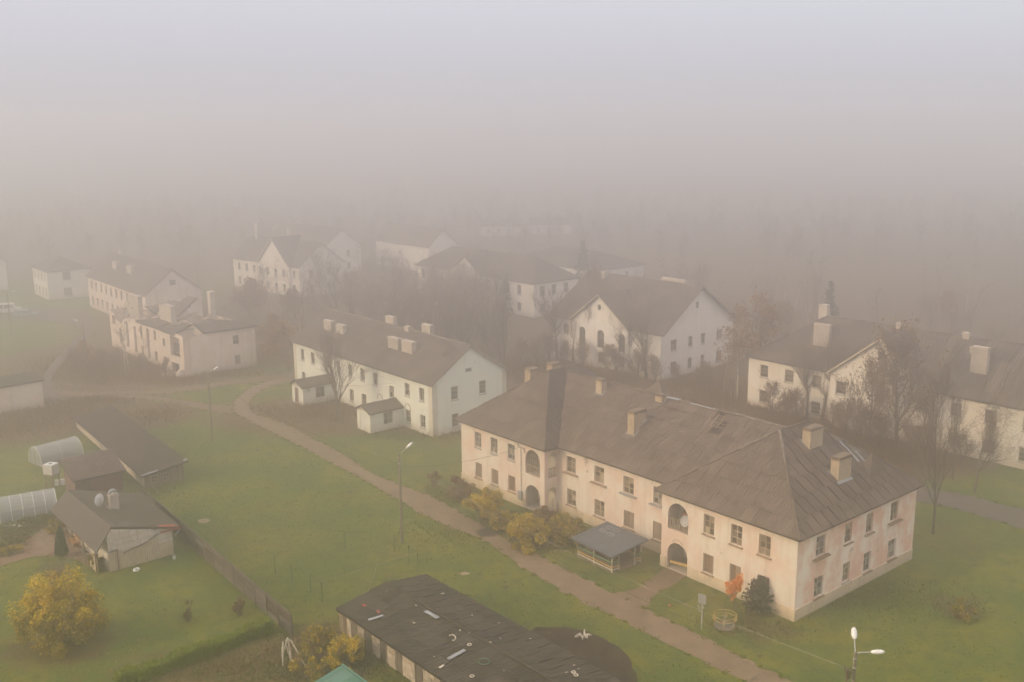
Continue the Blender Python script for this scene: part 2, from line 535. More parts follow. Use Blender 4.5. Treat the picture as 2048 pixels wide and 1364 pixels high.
# ------------------------------------------------------------------ ground
DRY = [  # pixel x, y, radius in metres along x and y, strength
    (650, 830, 15, 9, 1.0), (760, 790, 10, 8, .8), (250, 740, 17, 12, 1.15), (150, 715, 12, 12, 1.0), (360, 762, 9, 6, .8), (60, 830, 12, 14, 1.0),
    (200, 800, 9, 7, .85), (310, 830, 6, 6, 1.0), (1470, 790, 14, 11, 1.05), (1620, 840, 14, 9, 1.1), (1790, 900, 11, 9, 1.1), (1210, 745, 18, 10, 1.1),
    (1000, 700, 30, 26, 1.2), (800, 660, 26, 30, 1.1), (600, 650, 26, 26, 1.1), (450, 640, 26, 26, 1.0), (1000, 600, 60, 60, 1.2), (1850, 640, 60, 60, 1.2),
    (1450, 640, 40, 40, 1.1), (900, 965, 3, 3, .5), (1065, 1068, 5, 4, .6), (1880, 1075, 4, 6, .5), (1700, 940, 10, 6, .8), (1925, 1215, 3, 3, .6), (1310, 1075, 5, 3, .6),
    (420, 1345, 8, 4, .7), (510, 1330, 6, 4, .75), (120, 1290, 5, 4, .7), (640, 1310, 5, 5, .9), (930, 880, 7, 4, .5), (1520, 1260, 3, 3, .6), (590, 900, 8, 9, .2),
    (540, 1060, 9, 8, .42), (700, 1120, 10, 8, .38), (60, 1000, 1, 1, 0)]
DRYW = [(*G(x, y)[:2], rx, ry, s) for x, y, rx, ry, s in DRY]
xs = np.concatenate([np.linspace(-1200, -150, 15)[:-1], np.arange(-150, 151, 2.5), np.linspace(150, 1200, 15)[1:]])
ys = np.concatenate([np.linspace(-1200, 30, 12)[:-1], np.arange(30, 331, 2.5), np.linspace(330, 1200, 14)[1:]])
XX, YY = np.meshgrid(xs, ys)
nx, ny = len(xs), len(ys)
idx = np.arange(nx * ny).reshape(ny, nx)
quads = np.stack([idx[:-1, :-1], idx[:-1, 1:], idx[1:, 1:], idx[1:, :-1]], -1).reshape(-1, 4)
gm = np_mesh('ground', np.stack([XX, YY, np.zeros_like(XX)], -1).reshape(-1, 3), quads, M_LAWN)
dry = np.zeros(nx * ny)
fx, fy = XX.ravel(), YY.ravel()
for gx, gy, rx, ry, s in DRYW:
    d2 = ((fx - gx) / rx) ** 2 + ((fy - gy) / ry) ** 2
    dry = np.maximum(dry, s * np.clip(1.35 - .75 * d2, 0, 1))
dry = np.maximum(dry, np.clip((fy - 205) / 60, 0, 1.15))          # scrub and wood beyond the houses
gm.attributes.new('dry', 'FLOAT', 'POINT').data.foreach_set('value', dry.astype(np.float32))
tag(obj('ground', gm), 'green autumn lawn worn brown in patches between the houses', None, kind='structure')


def smooth_line(pts, step=1.2):
    pts = [Vector(p) for p in pts]
    out = []
    for i in range(len(pts) - 1):
        p0, p1, p2, p3 = pts[max(i - 1, 0)], pts[i], pts[i + 1], pts[min(i + 2, len(pts) - 1)]
        n = max(2, int((p2 - p1).length / step))
        for k in range(n):
            s = k / n
            out.append(.5 * ((2 * p1) + (p2 - p0) * s + (2 * p0 - 5 * p1 + 4 * p2 - p3) * s * s + (3 * p1 - p0 - 3 * p2 + p3) * s ** 3))
    out.append(pts[-1])
    return out


PATHS, EDGES = [], []


def on_path(x, y):
    for (x0, x1, y0, y1), pl in PATHS:
        if not (x0 < x < x1 and y0 < y < y1): continue
        ins = False
        for (ax, ay), (bx, by) in zip(pl, pl[1:] + pl[:1]):
            if (ay > y) != (by > y) and x < (bx - ax) * (y - ay) / (by - ay) + ax: ins = not ins
        if ins: return True
    return False


def ribbon(name, left, right, z, mat, rough=.16, label=None):
    """a path from its two edges (photo pixels on the ground), edges frayed"""
    L, Rr = smooth_line([G(*p) for p in left], .7), smooth_line([G(*p) for p in right], .7)
    n = max(len(L), len(Rr))
    def res(P):
        return [P[min(len(P) - 1, int(round(i * (len(P) - 1) / (n - 1))))] for i in range(n)]
    L, Rr = res(L), res(Rr)
    pth = [(p.x, p.y) for p in L[::3]] + [(p.x, p.y) for p in reversed(Rr[::3])]
    PATHS.append(((min(p[0] for p in pth), max(p[0] for p in pth), min(p[1] for p in pth), max(p[1] for p in pth)), pth))
    EDGES.extend([(p.x, p.y) for p in L[::2]] + [(p.x, p.y) for p in Rr[::2]])
    V, Fs = [], []
    r = random.Random(name)
    m = 5
    for i in range(n):
        a, c = L[i].copy(), Rr[i].copy()
        d = (c - a).normalized()
        a += d * r.uniform(-rough, rough)
        c += d * r.uniform(-rough, rough)
        for k in range(m):
            p = a.lerp(c, k / (m - 1))
            V.append((p.x, p.y, z))
    for i in range(n - 1):
        for k in range(m - 1):
            q = i * m + k
            Fs.append((q, q + 1, q + m + 1, q + m))
    return tag(obj(name, np_mesh(name, V, Fs, mat)), label, kind='structure')


def patch(name, pts, z, mat, rough=.2, label=None, n=40):
    P = smooth_line([G(*p) for p in pts] + [G(*pts[0])], .6)
    c = sum(P, Vector()) / len(P)
    r = random.Random(name)
    mb = MB()
    mb.v = [(c.x, c.y, z)] + [(*(p + (p - c).normalized() * r.uniform(-rough, rough)).xy, z) for p in P]
    k = len(P)
    mb.f = [(0, 1 + i, 1 + (i + 1) % k) for i in range(k)]
    return tag(mb.build(name, mat), label, kind='structure')


ribbon('gravel_path',
       [(1640, 1440), (1489, 1364), (1360, 1301), (1250, 1243), (1140, 1190), (1030, 1126), (975, 1086), (857, 1034), (760, 980), (719, 956), (620, 903), (554, 870), (499, 843), (470, 826), (464, 812), (470, 800), (488, 784), (505, 773), (535, 762), (600, 748)],
       [(1720, 1436), (1580, 1364), (1450, 1298), (1360, 1252), (1240, 1192), (1135, 1140), (1093, 1118), (1028, 1088), (921, 1025), (857, 991), (756, 951), (719, 929), (664, 896), (620, 874), (587, 855), (541, 837), (510, 828), (499, 815), (503, 800), (523, 782), (576, 762), (606, 753)],
       .008, M_PATH, .3, 'worn brown path curving past the houses')
ribbon('side_track', [(462, 829), (400, 818), (317, 801), (228, 796), (170, 794), (95, 792)], [(470, 812), (400, 805), (317, 793), (228, 787), (170, 784), (95, 778)], .012, M_TRACK, .2, 'pale track joining the path from the left')
ribbon('house_track', [(640, 742), (594, 754), (530, 761), (475, 769), (344, 786), (265, 790), (180, 794)], [(640, 733), (594, 743), (530, 751), (475, 759), (344, 776), (265, 781), (180, 782)], .016, M_TRACK, .2, 'gravel track in front of the ruined house')
ribbon('lane', [(75, 800), (78, 770), (92, 742), (120, 708), (146, 680), (160, 660), (120, 645), (0, 640)], [(130, 800), (106, 768), (112, 746), (146, 712), (172, 682), (186, 652), (160, 622), (0, 612)], .020, M_ASPH, .3, 'grey lane leading away past the weeds')
ribbon('entrance_path', [(1228, 1186), (1262, 1180), (1300, 1160), (1326, 1136)], [(1290, 1216), (1312, 1190), (1350, 1168), (1378, 1150)], .013, M_SOIL if False else M_TRACK, .18, 'muddy path to the arched entrance')
ribbon('back_road', [(1780, 975), (1830, 1002), (1897, 1014), (1974, 1037), (2048, 1057), (2130, 1085)], [(1790, 955), (1835, 972), (1899, 984), (1974, 1001), (2048, 1019), (2140, 1045)], .008, M_ASPH, .25, 'grey road behind the pink house')
patch('soil_pit', [(1040, 1275), (1062, 1258), (1110, 1253), (1160, 1260), (1205, 1276), (1245, 1303), (1268, 1335), (1275, 1372), (1262, 1400), (1180, 1400), (1100, 1340)], .008, M_SOIL, .15, 'dark dug oval of bare soil beside the long shed')
patch('puddle_patch', [(948, 1062), (975, 1056), (998, 1063), (990, 1073), (960, 1074)], .024, M_BED, .12, 'dark damp spot on the path')
patch('sand_patch', [(395, 1040), (410, 1036), (422, 1040), (412, 1046), (398, 1046)], .009, M_SAND, .1, 'patch of bare sand on the lawn')
patch('sand_scrape', [(918, 1147), (930, 1144), (942, 1146), (936, 1150), (924, 1150)], .009, M_SAND, .1, 'small sandy scrape on the lawn')
patch('porch_trail', [(552, 806), (580, 801), (606, 806), (606, 810), (580, 806), (553, 809)], .009, M_TRACK, .06, 'thin worn trail to the porch door')
for i, (x, y) in enumerate([(960, 1148), (1010, 1163), (1012, 1174), (935, 1190), (700, 985), (740, 1030), (545, 905), (515, 900), (690, 1010), (1870, 1215), (1788, 1213), (1950, 1130), (1520, 1312)]):
    r = rnd.uniform(5, 11)
    patch('mole_mound', [(x - r, y), (x, y - r * .35), (x + r, y), (x, y + r * .35)], .0085, M_SOIL, .06, 'dark spot of turned earth on the lawn')

# ------------------------------------------------------------------ building kit (local axes: x along the house, y into it, z up)


def wall(mb, o, du, n, tops, openings=(), depth=.28, z0=0.0):
    """one wall plane with real openings and reveals; tops = [(u, z), ...] gives the upper outline"""
    o, du, n = Vector(o), Vector(du), Vector(n)
    P = lambda u, z, d=0.0: o + du * u + Z * z - n * d

    def top(u):
        for (a, za), (b_, zb) in zip(tops, tops[1:]):
            if a - 1e-6 <= u <= b_ + 1e-6: return za + (zb - za) * (u - a) / max(b_ - a, 1e-9)
        return tops[-1][1]
    cuts = sorted({round(u, 4) for u, _ in tops} | {round(k[i], 4) for k in openings for i in (0, 1)})
    for a, c in zip(cuts, cuts[1:]):
        mid = (a + c) / 2
        here = sorted([k for k in openings if k[0] < mid < k[1]], key=lambda k: k[2])
        z = z0
        for k in here:
            if k[2] > z + 1e-4: mb.poly([P(a, z), P(c, z), P(c, k[2]), P(a, k[2])])
            z = k[3]
        mb.poly([P(a, z), P(c, z), P(c, top(c)), P(a, top(a))])
    for k in openings:
        a, c, zb, zt = k[:4]
        arch = len(k) > 4 and k[4]
        if not arch:
            ring = [(a, zb), (c, zb), (c, zt), (a, zt)]
        else:
            r = (c - a) / 2
            zs, m = zt - r, (a + c) / 2
            ar = [(m + r * math.cos(t), zs + r * math.sin(t)) for t in [math.pi * i / 14 for i in range(15)]]
            ring = [(a, zb), (c, zb)] + ar
            mb.poly([P(c, zt)] + [P(*q) for q in reversed(ar[:8])])
            mb.poly([P(a, zt)] + [P(*q) for q in reversed(ar[7:])])
        for i in range(len(ring)):
            p, q = ring[i], ring[(i + 1) % len(ring)]
            if (Vector(p) - Vector(q)).length < 1e-5: continue
            mb.poly([P(*p), P(*q), P(*q, depth), P(*p, depth)])


PARTC = {}


def shared(key, fn):
    if key not in PARTC: PARTC[key] = fn()
    return PARTC[key]


def window(parent, o, du, n, k, style='case', sill=None, back=.16, name='window', rg=rnd):
    """a window set into opening k of a wall: frame part > pane and sill sub-parts"""
    a, c, zb, zt = k[:4]
    w, h = round(c - a, 2), round(zt - zb, 2)
    o, du, n = Vector(o), Vector(du), Vector(n)
    base = o + du * a + Z * zb - n * back
    rz = math.atan2(du.y, du.x)
    # local: x along wall, y = into the wall when du x Z points inwards
    inward = 1 if (Vector((-du.y, du.x, 0)).dot(-n) > 0) else -1
    S = dict(case=(2, 3, M_FRAME, M_GLASS), blue=(2, 3, M_FRAMEB, M_GLASS), plain=(2, 2, M_FRAME, M_GLASSD), wide=(1, 3, M_FRAME, M_GLASSD), far=(1, 2, M_FRAMEB, M_GLASSD))
    if style == 'boarded':
        def fr():
            mb = MB()
            for (x0, x1, z0, z1) in ((0, .06, 0, h), (w - .06, w, 0, h), (.06, w - .06, 0, .06), (.06, w - .06, h - .06, h)): mb.box(x0, x1, -.03, .03, z0, z1)
            return mb.mesh('window', M_FRAME)
        f = obj(name, shared(('bf', w, h), fr), parent, base, rz)
        np_ = 5
        pw = (w - .12) / np_
        me = shared(('bp', w, h), lambda: MB().box(.01, pw - .008, -.02, .02, .07, h - .07).mesh('plank', M_BOARD))
        for i in range(np_):
            obj('plank', me, f, (.06 + pw * i, rg.uniform(-.02, .02), rg.uniform(-.012, .012)))
    elif style == 'empty':
        me = shared(('ef', w, h), lambda: MB().box(0, .08, -.04, .04, 0, h).box(w - .08, w, -.04, .04, 0, h).box(.08, w - .08, -.04, .04, h - .08, h).mesh('window', M_FRAME))
        f = obj(name, me, parent, base, rz)
    else:
        nc, nr, mf, mg = S[style]
        pw, ph = (w - .07 * (nc + 1)) / nc, (h - .06 * (nr + 1)) / nr

        def fr():
            mb = MB()
            for i in range(nc + 1): mb.box(i * (pw + .07), i * (pw + .07) + .07, -.04, .04, 0, h)
            for i in range(nc):
                for j in range(nr + 1):
                    x0 = i * (pw + .07) + .07
                    mb.box(x0, x0 + pw, -.032, .032, j * (ph + .06), j * (ph + .06) + .06)
            return mb.mesh('window', mf)
        f = obj(name, shared(('wf', w, h, style), fr), parent, base, rz)
        me = shared(('wp', w, h, style), lambda: MB().box(0, pw, -.006, .006, 0, ph).mesh('pane', mg))
        for i in range(nc):
            for j in range(nr):
                obj('pane', me, f, (i * (pw + .07) + .07, inward * .01, j * (ph + .06) + .06))
    if sill:
        ex, out, ms = sill
        y0, y1 = sorted((-inward * (back + out), -inward * .03))
        me = shared(('sl', w, ex, out, ms.name, inward), lambda: MB().prism(
            [(-ex, y0, -.13), (w + ex, y0, -.13), (w + ex, y1, -.07), (-ex, y1, -.07)],
            [(-ex, y0, -.06), (w + ex, y0, -.06), (w + ex, y1, .0), (-ex, y1, .0)]).mesh('sill', ms))
        obj('sill', me, f)
    return f


def clip(poly, inside):
    """clip a 2-D polygon against a convex counter-clockwise polygon"""
    out = poly
    n = len(inside)
    for i in range(n):
        ax, ay = inside[i]
        bx, by = inside[(i + 1) % n]
        src, out = out, []
        if not src: return []
        sd = lambda p: (bx - ax) * (p[1] - ay) - (by - ay) * (p[0] - ax)
        for j in range(len(src)):
            p, q = src[j - 1], src[j]
            sp_, sq = sd(p), sd(q)
            if (sp_ >= 0) != (sq >= 0):
                t_ = sp_ / (sp_ - sq)
                out.append((p[0] + (q[0] - p[0]) * t_, p[1] + (q[1] - p[1]) * t_))
            if sq >= 0: out.append(q)
    return out


def area2(p):
    return .5 * sum(p[i - 1][0] * p[i][1] - p[i][0] * p[i - 1][1] for i in range(len(p)))


def sheets(parent, poly, mat, row=1.55, wid=1.1, pitch=.19, amp=.03, lift=.05, joined=False, skip=(), name='roof_sheet', jit=.012, seed=1, gap=.035, stag=True):
    """cover one roof slope with overlapping corrugated sheets, each an object of its own; poly[0]-poly[1] is the eave"""
    r = random.Random(seed)
    P = [Vector(p) for p in poly]
    a = (P[1] - P[0]).normalized()
    nrm = (P[1] - P[0]).cross(P[2] - P[1]).normalized()
    if nrm.z < 0: nrm = -nrm
    bb = nrm.cross(a).normalized()
    if bb.z < 0: bb = -bb
    o = P[0]
    pl = [((p - o).dot(a), (p - o).dot(bb)) for p in P]
    if area2(pl) < 0: pl = pl[::-1]
    a0, a1 = min(p[0] for p in pl), max(p[0] for p in pl)
    b1 = max(p[1] for p in pl)
    one = MB()
    b0, ri = -.06, 0
    while b0 < b1:
        s = a0 - r.uniform(0, wid) * (1 if stag else 0)
        while s < a1:
            cell = (s, s + wid - gap, b0, b0 + row + .05)
            cx, cyy = s + wid / 2, b0 + row / 2
            p3 = o + a * cx + bb * cyy
            sk = any((p3 - Vector(q)).length < .75 for q in skip)
            if not sk:
                mb = one if joined else MB()
                ns = max(2, int(round((cell[1] - cell[0]) / (pitch / 2))))
                j0, j1, tl = r.uniform(-jit, jit), r.uniform(-jit, jit), r.uniform(-jit, jit)
                dz = r.uniform(-.05, .05)
                for i in range(ns):
                    x0 = cell[0] + (cell[1] - cell[0]) * i / ns
                    x1 = cell[0] + (cell[1] - cell[0]) * (i + 1) / ns
                    q = clip([(x0, cell[2] + dz), (x1, cell[2] + dz), (x1, cell[3]), (x0, cell[3])], pl)
                    if len(q) < 3 or abs(area2(q)) < 1e-4: continue

                    def up(x, y):
                        f_ = (x - cell[0]) / (cell[1] - cell[0]) * ns
                        tri = abs((f_ % 2) - 1)
                        return lift + amp * tri + j0 + (j1 - j0) * (x - cell[0]) / wid + .06 * (1 - (y - cell[2]) / row) + tl * (y - cell[2])
                    mb.poly([o + a * x + bb * y + nrm * up(x, y) for x, y in q])
                    if not hasattr(mb, 'valley'): mb.valley = []
                    mb.valley.extend(1 - abs((((x - cell[0]) / (cell[1] - cell[0]) * ns) % 2) - 1) for x, y in q)
                if not joined and mb.f: mb.build(name, mat, parent)
            s += wid
        b0 += row
        ri += 1
    if joined and one.f: one.build(name, mat, parent, kind='stuff')


def roof_slab(name, slopes, mat, parent, th=.07):
    """boarding under the sheets: tops, undersides and open edges"""
    mb = MB()
    cnt = {}
    key = lambda p: (round(p[0], 2), round(p[1], 2), round(p[2], 2))
    for s in slopes:
        for i in range(len(s)):
            e = frozenset((key(s[i - 1]), key(s[i])))
            cnt[e] = cnt.get(e, 0) + 1
    for s in slopes:
        mb.poly(s)
        mb.poly([(p[0], p[1], p[2] - th) for p in reversed(s)])
        for i in range(len(s)):
            p, q = s[i - 1], s[i]
            if cnt[frozenset((key(p), key(q)))] == 1:
                mb.poly([p, q, (q[0], q[1], q[2] - th), (p[0], p[1], p[2] - th)])
    return mb.build(name, mat, parent)


def ridge(parent, p, q, mat=None, r=.11, name='ridge_cap', up=.08, seed=0):
    p, q = Vector(p), Vector(q)
    rr = random.Random(seed)
    n = max(3, int((q - p).length / .9))
    pts = [p.lerp(q, i / n) + Vector((rr.uniform(-.02, .02), rr.uniform(-.02, .02), up + rr.uniform(-.025, .025))) for i in range(n + 1)]
    return MB().tube(pts, [r * rr.uniform(.85, 1.2) for _ in pts], 6).build(name, mat or M_RIDGE, parent)


def chimney(parent, x0, x1, y0, y1, zb, zt, mat, cap=M_SOOT, flash=None, seed=0):
    rr = random.Random(seed)
    mb = MB().box(x0, x1, y0, y1, zb, zt - .22)
    c = mb.build('chimney', mat, parent)
    e = .05
    MB().box(x0 - e, x1 + e, y0 - e, y1 + e, zt - .22, zt - .12).box(x0, x1, y0, y1, zt - .12, zt + rr.uniform(-.03, .03)).build('chimney_head', cap, c)
    if flash:
        MB().poly([(x0 - .18, y0 - .2, flash(x0 - .18, y0 - .2)), (x1 + .18, y0 - .2, flash(x1 + .18, y0 - .2)), (x1 + .18, y1 + .1, flash(x1 + .18, y1 + .1)), (x0 - .18, y1 + .1, flash(x0 - .18, y1 + .1))]).build('flashing', M_METAL, c)
    return c


TH = -.87
X, Y_ = Vector((1, 0, 0)), Vector((0, 1, 0))

# ------------------------------------------------------------------ pink house with two wings
hm = thing('apartment_house', 'long pink plastered two-storey house with two hipped wings and arched loggias', 'house', (-5.3, 100.1, 0), TH)
L, W, A1, A2, PR, H = 40.5, 17.0, 12.83, 27.4, 1.76, 6.8
wm = MB()
LWo = [(2.24, 3.3, 4.35, 5.95), (4.8, 5.88, 4.35, 5.95), (7.44, 8.5, 4.35, 5.95), (2.3, 3.36, 1.12, 2.72), (4.9, 5.96, 1.12, 2.72), (7.5, 8.58, 1.12, 2.72), (10.08, 12.18, 3.56, 6.1, True), (10.08, 12.18, .1, 2.6, True)]
Co = [(13.97, 15.2, 4.35, 5.92), (17.66, 18.9, 4.35, 5.92), (21.3, 22.55, 4.35, 5.92), (24.85, 25.85, 4.35, 5.92), (14.04, 15.27, 1.15, 2.72), (17.74, 19.0, 1.15, 2.72), (21.42, 22.68, 1.15, 2.75), (24.9, 25.9, 1.12, 2.75)]
RWo = [(28.06, 30.22, 3.56, 5.95, True), (28.08, 30.24, .05, 2.5, True), (31.78, 32.84, 4.28, 5.92), (34.47, 35.53, 4.28, 5.92), (37.1, 38.16, 4.28, 5.92), (31.85, 32.91, 1.0, 2.62), (34.5, 35.56, 1.0, 2.62), (37.12, 38.18, 1.0, 2.62)]
ENDo = [(2.42, 3.62, 4.35, 5.98), (6.28, 7.28, 4.35, 5.98), (9.3, 10.32, 4.35, 5.98), (12.99, 14.19, 4.35, 5.98), (2.45, 3.65, 1.02, 2.65), (6.32, 7.32, 1.1, 2.68), (9.32, 10.38, 1.02, 2.68), (12.99, 14.22, 1.02, 2.7)]
SIDEo = [(.5, 1.56, 3.56, 6.1, True), (.5, 1.56, .1, 2.6, True)]
sh = lambda ops, d: [(k[0] - d, k[1] - d, *k[2:]) for k in ops]
wall(wm, (0, 0, 0), X, -Y_, [(0, H), (A1, H)], LWo)
wall(wm, (A1, PR, 0), X, -Y_, [(0, H), (A2 - A1, H)], sh(Co, A1))
wall(wm, (A2, 0, 0), X, -Y_, [(0, H), (L - A2, H)], sh(RWo, A2))
wall(wm, (A1, 0, 0), Y_, X, [(0, H), (PR, H)], SIDEo)
wall(wm, (A2, 0, 0), Y_, -X, [(0, H), (PR, H)])
we = MB()
wall(we, (L, 0, 0), Y_, X, [(0, H), (W, H)], ENDo)
wall(wm, (0, 0, 0), Y_, -X, [(0, H), (W, H)], ENDo)
rear = [(a, c, z, y) for a, c, z, y in [(2.3, 3.4, 4.35, 5.95), (6, 7.1, 4.35, 5.95), (9.6, 10.7, 4.35, 5.95), (2.3, 3.4, 1.1, 2.7), (6, 7.1, 1.1, 2.7), (9.6, 10.7, 1.1, 2.7)]]
wall(wm, (0, W, 0), X, Y_, [(0, H), (A1, H)], rear)
wall(wm, (A2, W, 0), X, Y_, [(0, H), (L - A2, H)], rear)
wall(wm, (A1, W - PR, 0), X, Y_, [(0, H), (A2 - A1, H)], rear)
wall(wm, (A1, W - PR, 0), Y_, X, [(0, H), (PR, H)])
wall(wm, (A2, W - PR, 0), Y_, -X, [(0, H), (PR, H)])
wm.build('wall', M_PINK, hm)
tag(we.build('wall', M_PINK2, hm), 'worn pink end wall with patches of paint washed off')
for ops, o, du, n in ((rear, (0, W, 0), X, Y_), (rear, (A2, W, 0), X, Y_), (rear, (A1, W - PR, 0), X, Y_), (ENDo, (0, 0, 0), Y_, -X)):
    for k in ops: window(hm, o, du, n, k, 'case', (.1, .12, M_SILL))
for k in LWo[:3]: window(hm, (0, 0, 0), X, -Y_, k, 'blue', (.06, .1, M_SILLG))
for i, k in enumerate(LWo[3:6]): window(hm, (0, 0, 0), X, -Y_, k, 'boarded', (.1, .12, M_SILL))
wide = (.34, .3, M_SILL)
for i, k in enumerate(Co):
    st = ['case', 'case', 'case', 'blue', 'case', 'case', 'boarded', 'boarded'][i]
    sl = [wide, wide, (.34, .3, M_SILLG), (.3, .3, M_SILLG), (.12, .14, M_SILL), (.14, .14, M_SILL), (.14, .14, M_SILL), (.1, .14, M_SILL)][i]
    window(hm, (0, PR, 0), X, -Y_, k, st, sl)
for i, k in enumerate(RWo[2:]): window(hm, (0, 0, 0), X, -Y_, k, 'case' if i < 3 else 'boarded', (.14, .13, M_SILL))
for i, k in enumerate(ENDo):
    window(hm, (L, 0, 0), Y_, X, k, 'blue' if i in (0, 4, 6, 7) else 'case', [(.4, .32, M_SILL), (.14, .14, M_SILL), (.14, .2, M_SILL), (.34, .32, M_SILL), (.14, .14, M_SILL), (.06, .06, M_SILLG), (.14, .18, M_SILL), (.14, .18, M_SILL)][i])
# plinth with a small ledge
pm = MB()
for (x0, x1, y0, y1) in ((-.05, 9.9, -.06, -.002), (12.3, A1 + .05, -.06, -.002), (A1 + .06, A2 - .06, PR - .06, PR - .002), (A2 - .05, 27.95, -.06, -.002), (30.4, L + .05, -.06, -.002)):
    pm.box(x0, x1, y0, y1, 0, .88).box(x0, x1, y0 - .035, y1, .88, .95)
pm.box(L + .002, L + .06, -.05, W, 0, .88).box(L + .002, L + .095, -.09, W, .88, .95)
pm.box(-.06, -.002, -.05, W, 0, .88).box(-.095, -.002, -.09, W, .88, .95)
pm.build('plinth', M_PLINTH, hm)
# loggias: rooms behind the arches
for nm, x0, x1, y1, zf, zc in (('loggia', 9.8, 12.55, 1.9, 3.52, 6.6), ('loggia', 9.8, 12.55, 1.9, .12, 3.2), ('loggia', 27.68, 30.7, 1.9, 3.52, 6.6), ('loggia', 27.68, 30.7, 2.6, .06, 3.2)):
    mb = MB()
    mb.poly([(x0, .28, zf), (x1, .28, zf), (x1, y1, zf), (x0, y1, zf)])
    mb.poly([(x0, .28, zc), (x0, y1, zc), (x1, y1, zc), (x1, .28, zc)])
    mb.poly([(x0, y1, zf), (x1, y1, zf), (x1, y1, zc), (x0, y1, zc)])
    mb.poly([(x0, .28, zf), (x0, y1, zf), (x0, y1, zc), (x0, .28, zc)])
    if x0 > 20: mb.poly([(x1, .28, zf), (x1, .28, zc), (x1, y1, zc), (x1, y1, zf)])
    lg = mb.build(nm, M_NICHE, hm)
    d = MB().box(x0 + .5, x0 + 1.4, y1 - .05, y1 - .01, zf, zf + 2.05)
    d.build('door', M_DOOR if zf > 1 else M_DARK, lg)
def balustrade(parent, p, q, z, hgt, n, mat):
    p, q = Vector(p), Vector(q)
    b_ = MB().bar(p + Z * (z + hgt), q + Z * (z + hgt), .07, .06).bar(p + Z * (z + .1), q + Z * (z + .1), .06, .06).build('balustrade', mat, parent)
    for i in range(n):
        a_ = p.lerp(q, (i + .5) / n)
        MB().bar(a_ + Z * (z + .12), a_ + Z * (z + hgt - .03), .085, .03, Y_).build('baluster', mat, b_)
balustrade(hm, (10.1, .16, 0), (12.16, .16, 0), 3.56, .95, 9, M_WOOD)
balustrade(hm, (12.69, .52, 0), (12.69, 1.54, 0), 3.56, .95, 5, M_WOOD)
balustrade(hm, (28.1, .16, 0), (30.2, .16, 0), 3.56, .95, 10, M_WOOD)
lat = MB()
for i in range(7): lat.bar((10.2 + i * .3, .4, 4.5), (10.2 + i * .3, .4, 5.5), .05, .03, Y_)
lat.bar((10.1, .4, 5.5), (12.1, .4, 5.5), .05, .06).bar((10.1, .4, 5.0), (12.1, .4, 5.0), .05, .05)
lat.build('lattice', M_WOOD, hm)
hood = MB().tube([(29.16 + .5 * math.cos(t_), -.03, 2.55 + .28 * math.sin(t_)) for t_ in [math.pi * i / 8 for i in range(0, 9)]], .05, 6)
hood.build('arch_hood', M_CHIM, hm)
# roof
OV, ZE, ZW, ZM = .45, 6.62, 11.9, 11.6
ul, ur = A1 + OV, A2 - OV
v0, v1 = PR - OV, W - PR + OV
cl, cr_ = 6.4, 33.95
hl = (ul + OV) / 2
sl_ = (ZW - ZE) / hl
hr = (L + OV - ur) / 2
sr_ = (ZW - ZE) / hr
cl, cr_ = ul - hl, ur + hr
sm = (ZM - ZE) / (W / 2 - v0)
vl, vr = ul - (ZM - ZE) / sl_, ur + (ZM - ZE) / sr_
B, Mv = W + OV, W / 2
S_LWf = [(-OV, -OV, ZE), (ul, -OV, ZE), (cl, -OV + hl, ZW)]
S_LWr = [(ul, -OV, ZE), (ul, v0, ZE), (vl, Mv, ZM), (cl, Mv, ZW), (cl, -OV + hl, ZW)]
S_LWl = [(-OV, B, ZE), (-OV, -OV, ZE), (cl, -OV + hl, ZW), (cl, B - hl, ZW)]
S_LWb = [(ul, B, ZE), (-OV, B, ZE), (cl, B - hl, ZW)]
S_LWr2 = [(ul, v1, ZE), (ul, B, ZE), (cl, B - hl, ZW), (cl, Mv, ZW), (vl, Mv, ZM)]
S_Mf = [(ul, v0, ZE), (ur, v0, ZE), (vr, Mv, ZM), (vl, Mv, ZM)]
S_Mb = [(ur, v1, ZE), (ul, v1, ZE), (vl, Mv, ZM), (vr, Mv, ZM)]
S_RWf = [(ur, -OV, ZE), (L + OV, -OV, ZE), (cr_, -OV + hr, ZW)]
S_RWe = [(L + OV, -OV, ZE), (L + OV, B, ZE), (cr_, B - hr, ZW), (cr_, -OV + hr, ZW)]
S_RWb = [(L + OV, B, ZE), (ur, B, ZE), (cr_, B - hr, ZW)]
S_RWl = [(ur, v0, ZE), (ur, -OV, ZE), (cr_, -OV + hr, ZW), (cr_, Mv, ZW), (vr, Mv, ZM)]
S_RWl2 = [(ur, B, ZE), (ur, v1, ZE), (vr, Mv, ZM), (cr_, Mv, ZW), (cr_, B - hr, ZW)]
rf = roof_slab('roof', [S_LWf, S_LWr, S_LWl, S_LWb, S_LWr2, S_Mf, S_Mb, S_RWf, S_RWe, S_RWb, S_RWl, S_RWl2], M_SLAB, hm)
hole = (26.6, 7.9, 11.19)
sheets(rf, S_Mf, M_ROOF, seed=1, skip=[hole, (27.4, 7.5, 10.9)])
sheets(rf, S_LWf, M_ROOF, seed=2)
sheets(rf, S_RWf, M_ROOF, seed=3)
sheets(rf, S_RWe, M_ROOF, seed=4)
sheets(rf, S_LWr, M_ROOFD, row=4.6, wid=.95, pitch=.32, amp=.06, seed=5, lift=.07)
for i, s in enumerate((S_LWl, S_LWb, S_LWr2, S_Mb, S_RWb, S_RWl, S_RWl2)): sheets(rf, s, M_ROOF, seed=10 + i, joined=True, pitch=.3)
bt = MB()
for dv in (-.7, -.35, 0, .3): bt.bar((25.6, 7.75 + dv, 6.62 + (7.75 + dv - v0) * sm + .06), (28.3, 7.75 + dv, 6.62 + (7.75 + dv - v0) * sm + .06), .07, .05)
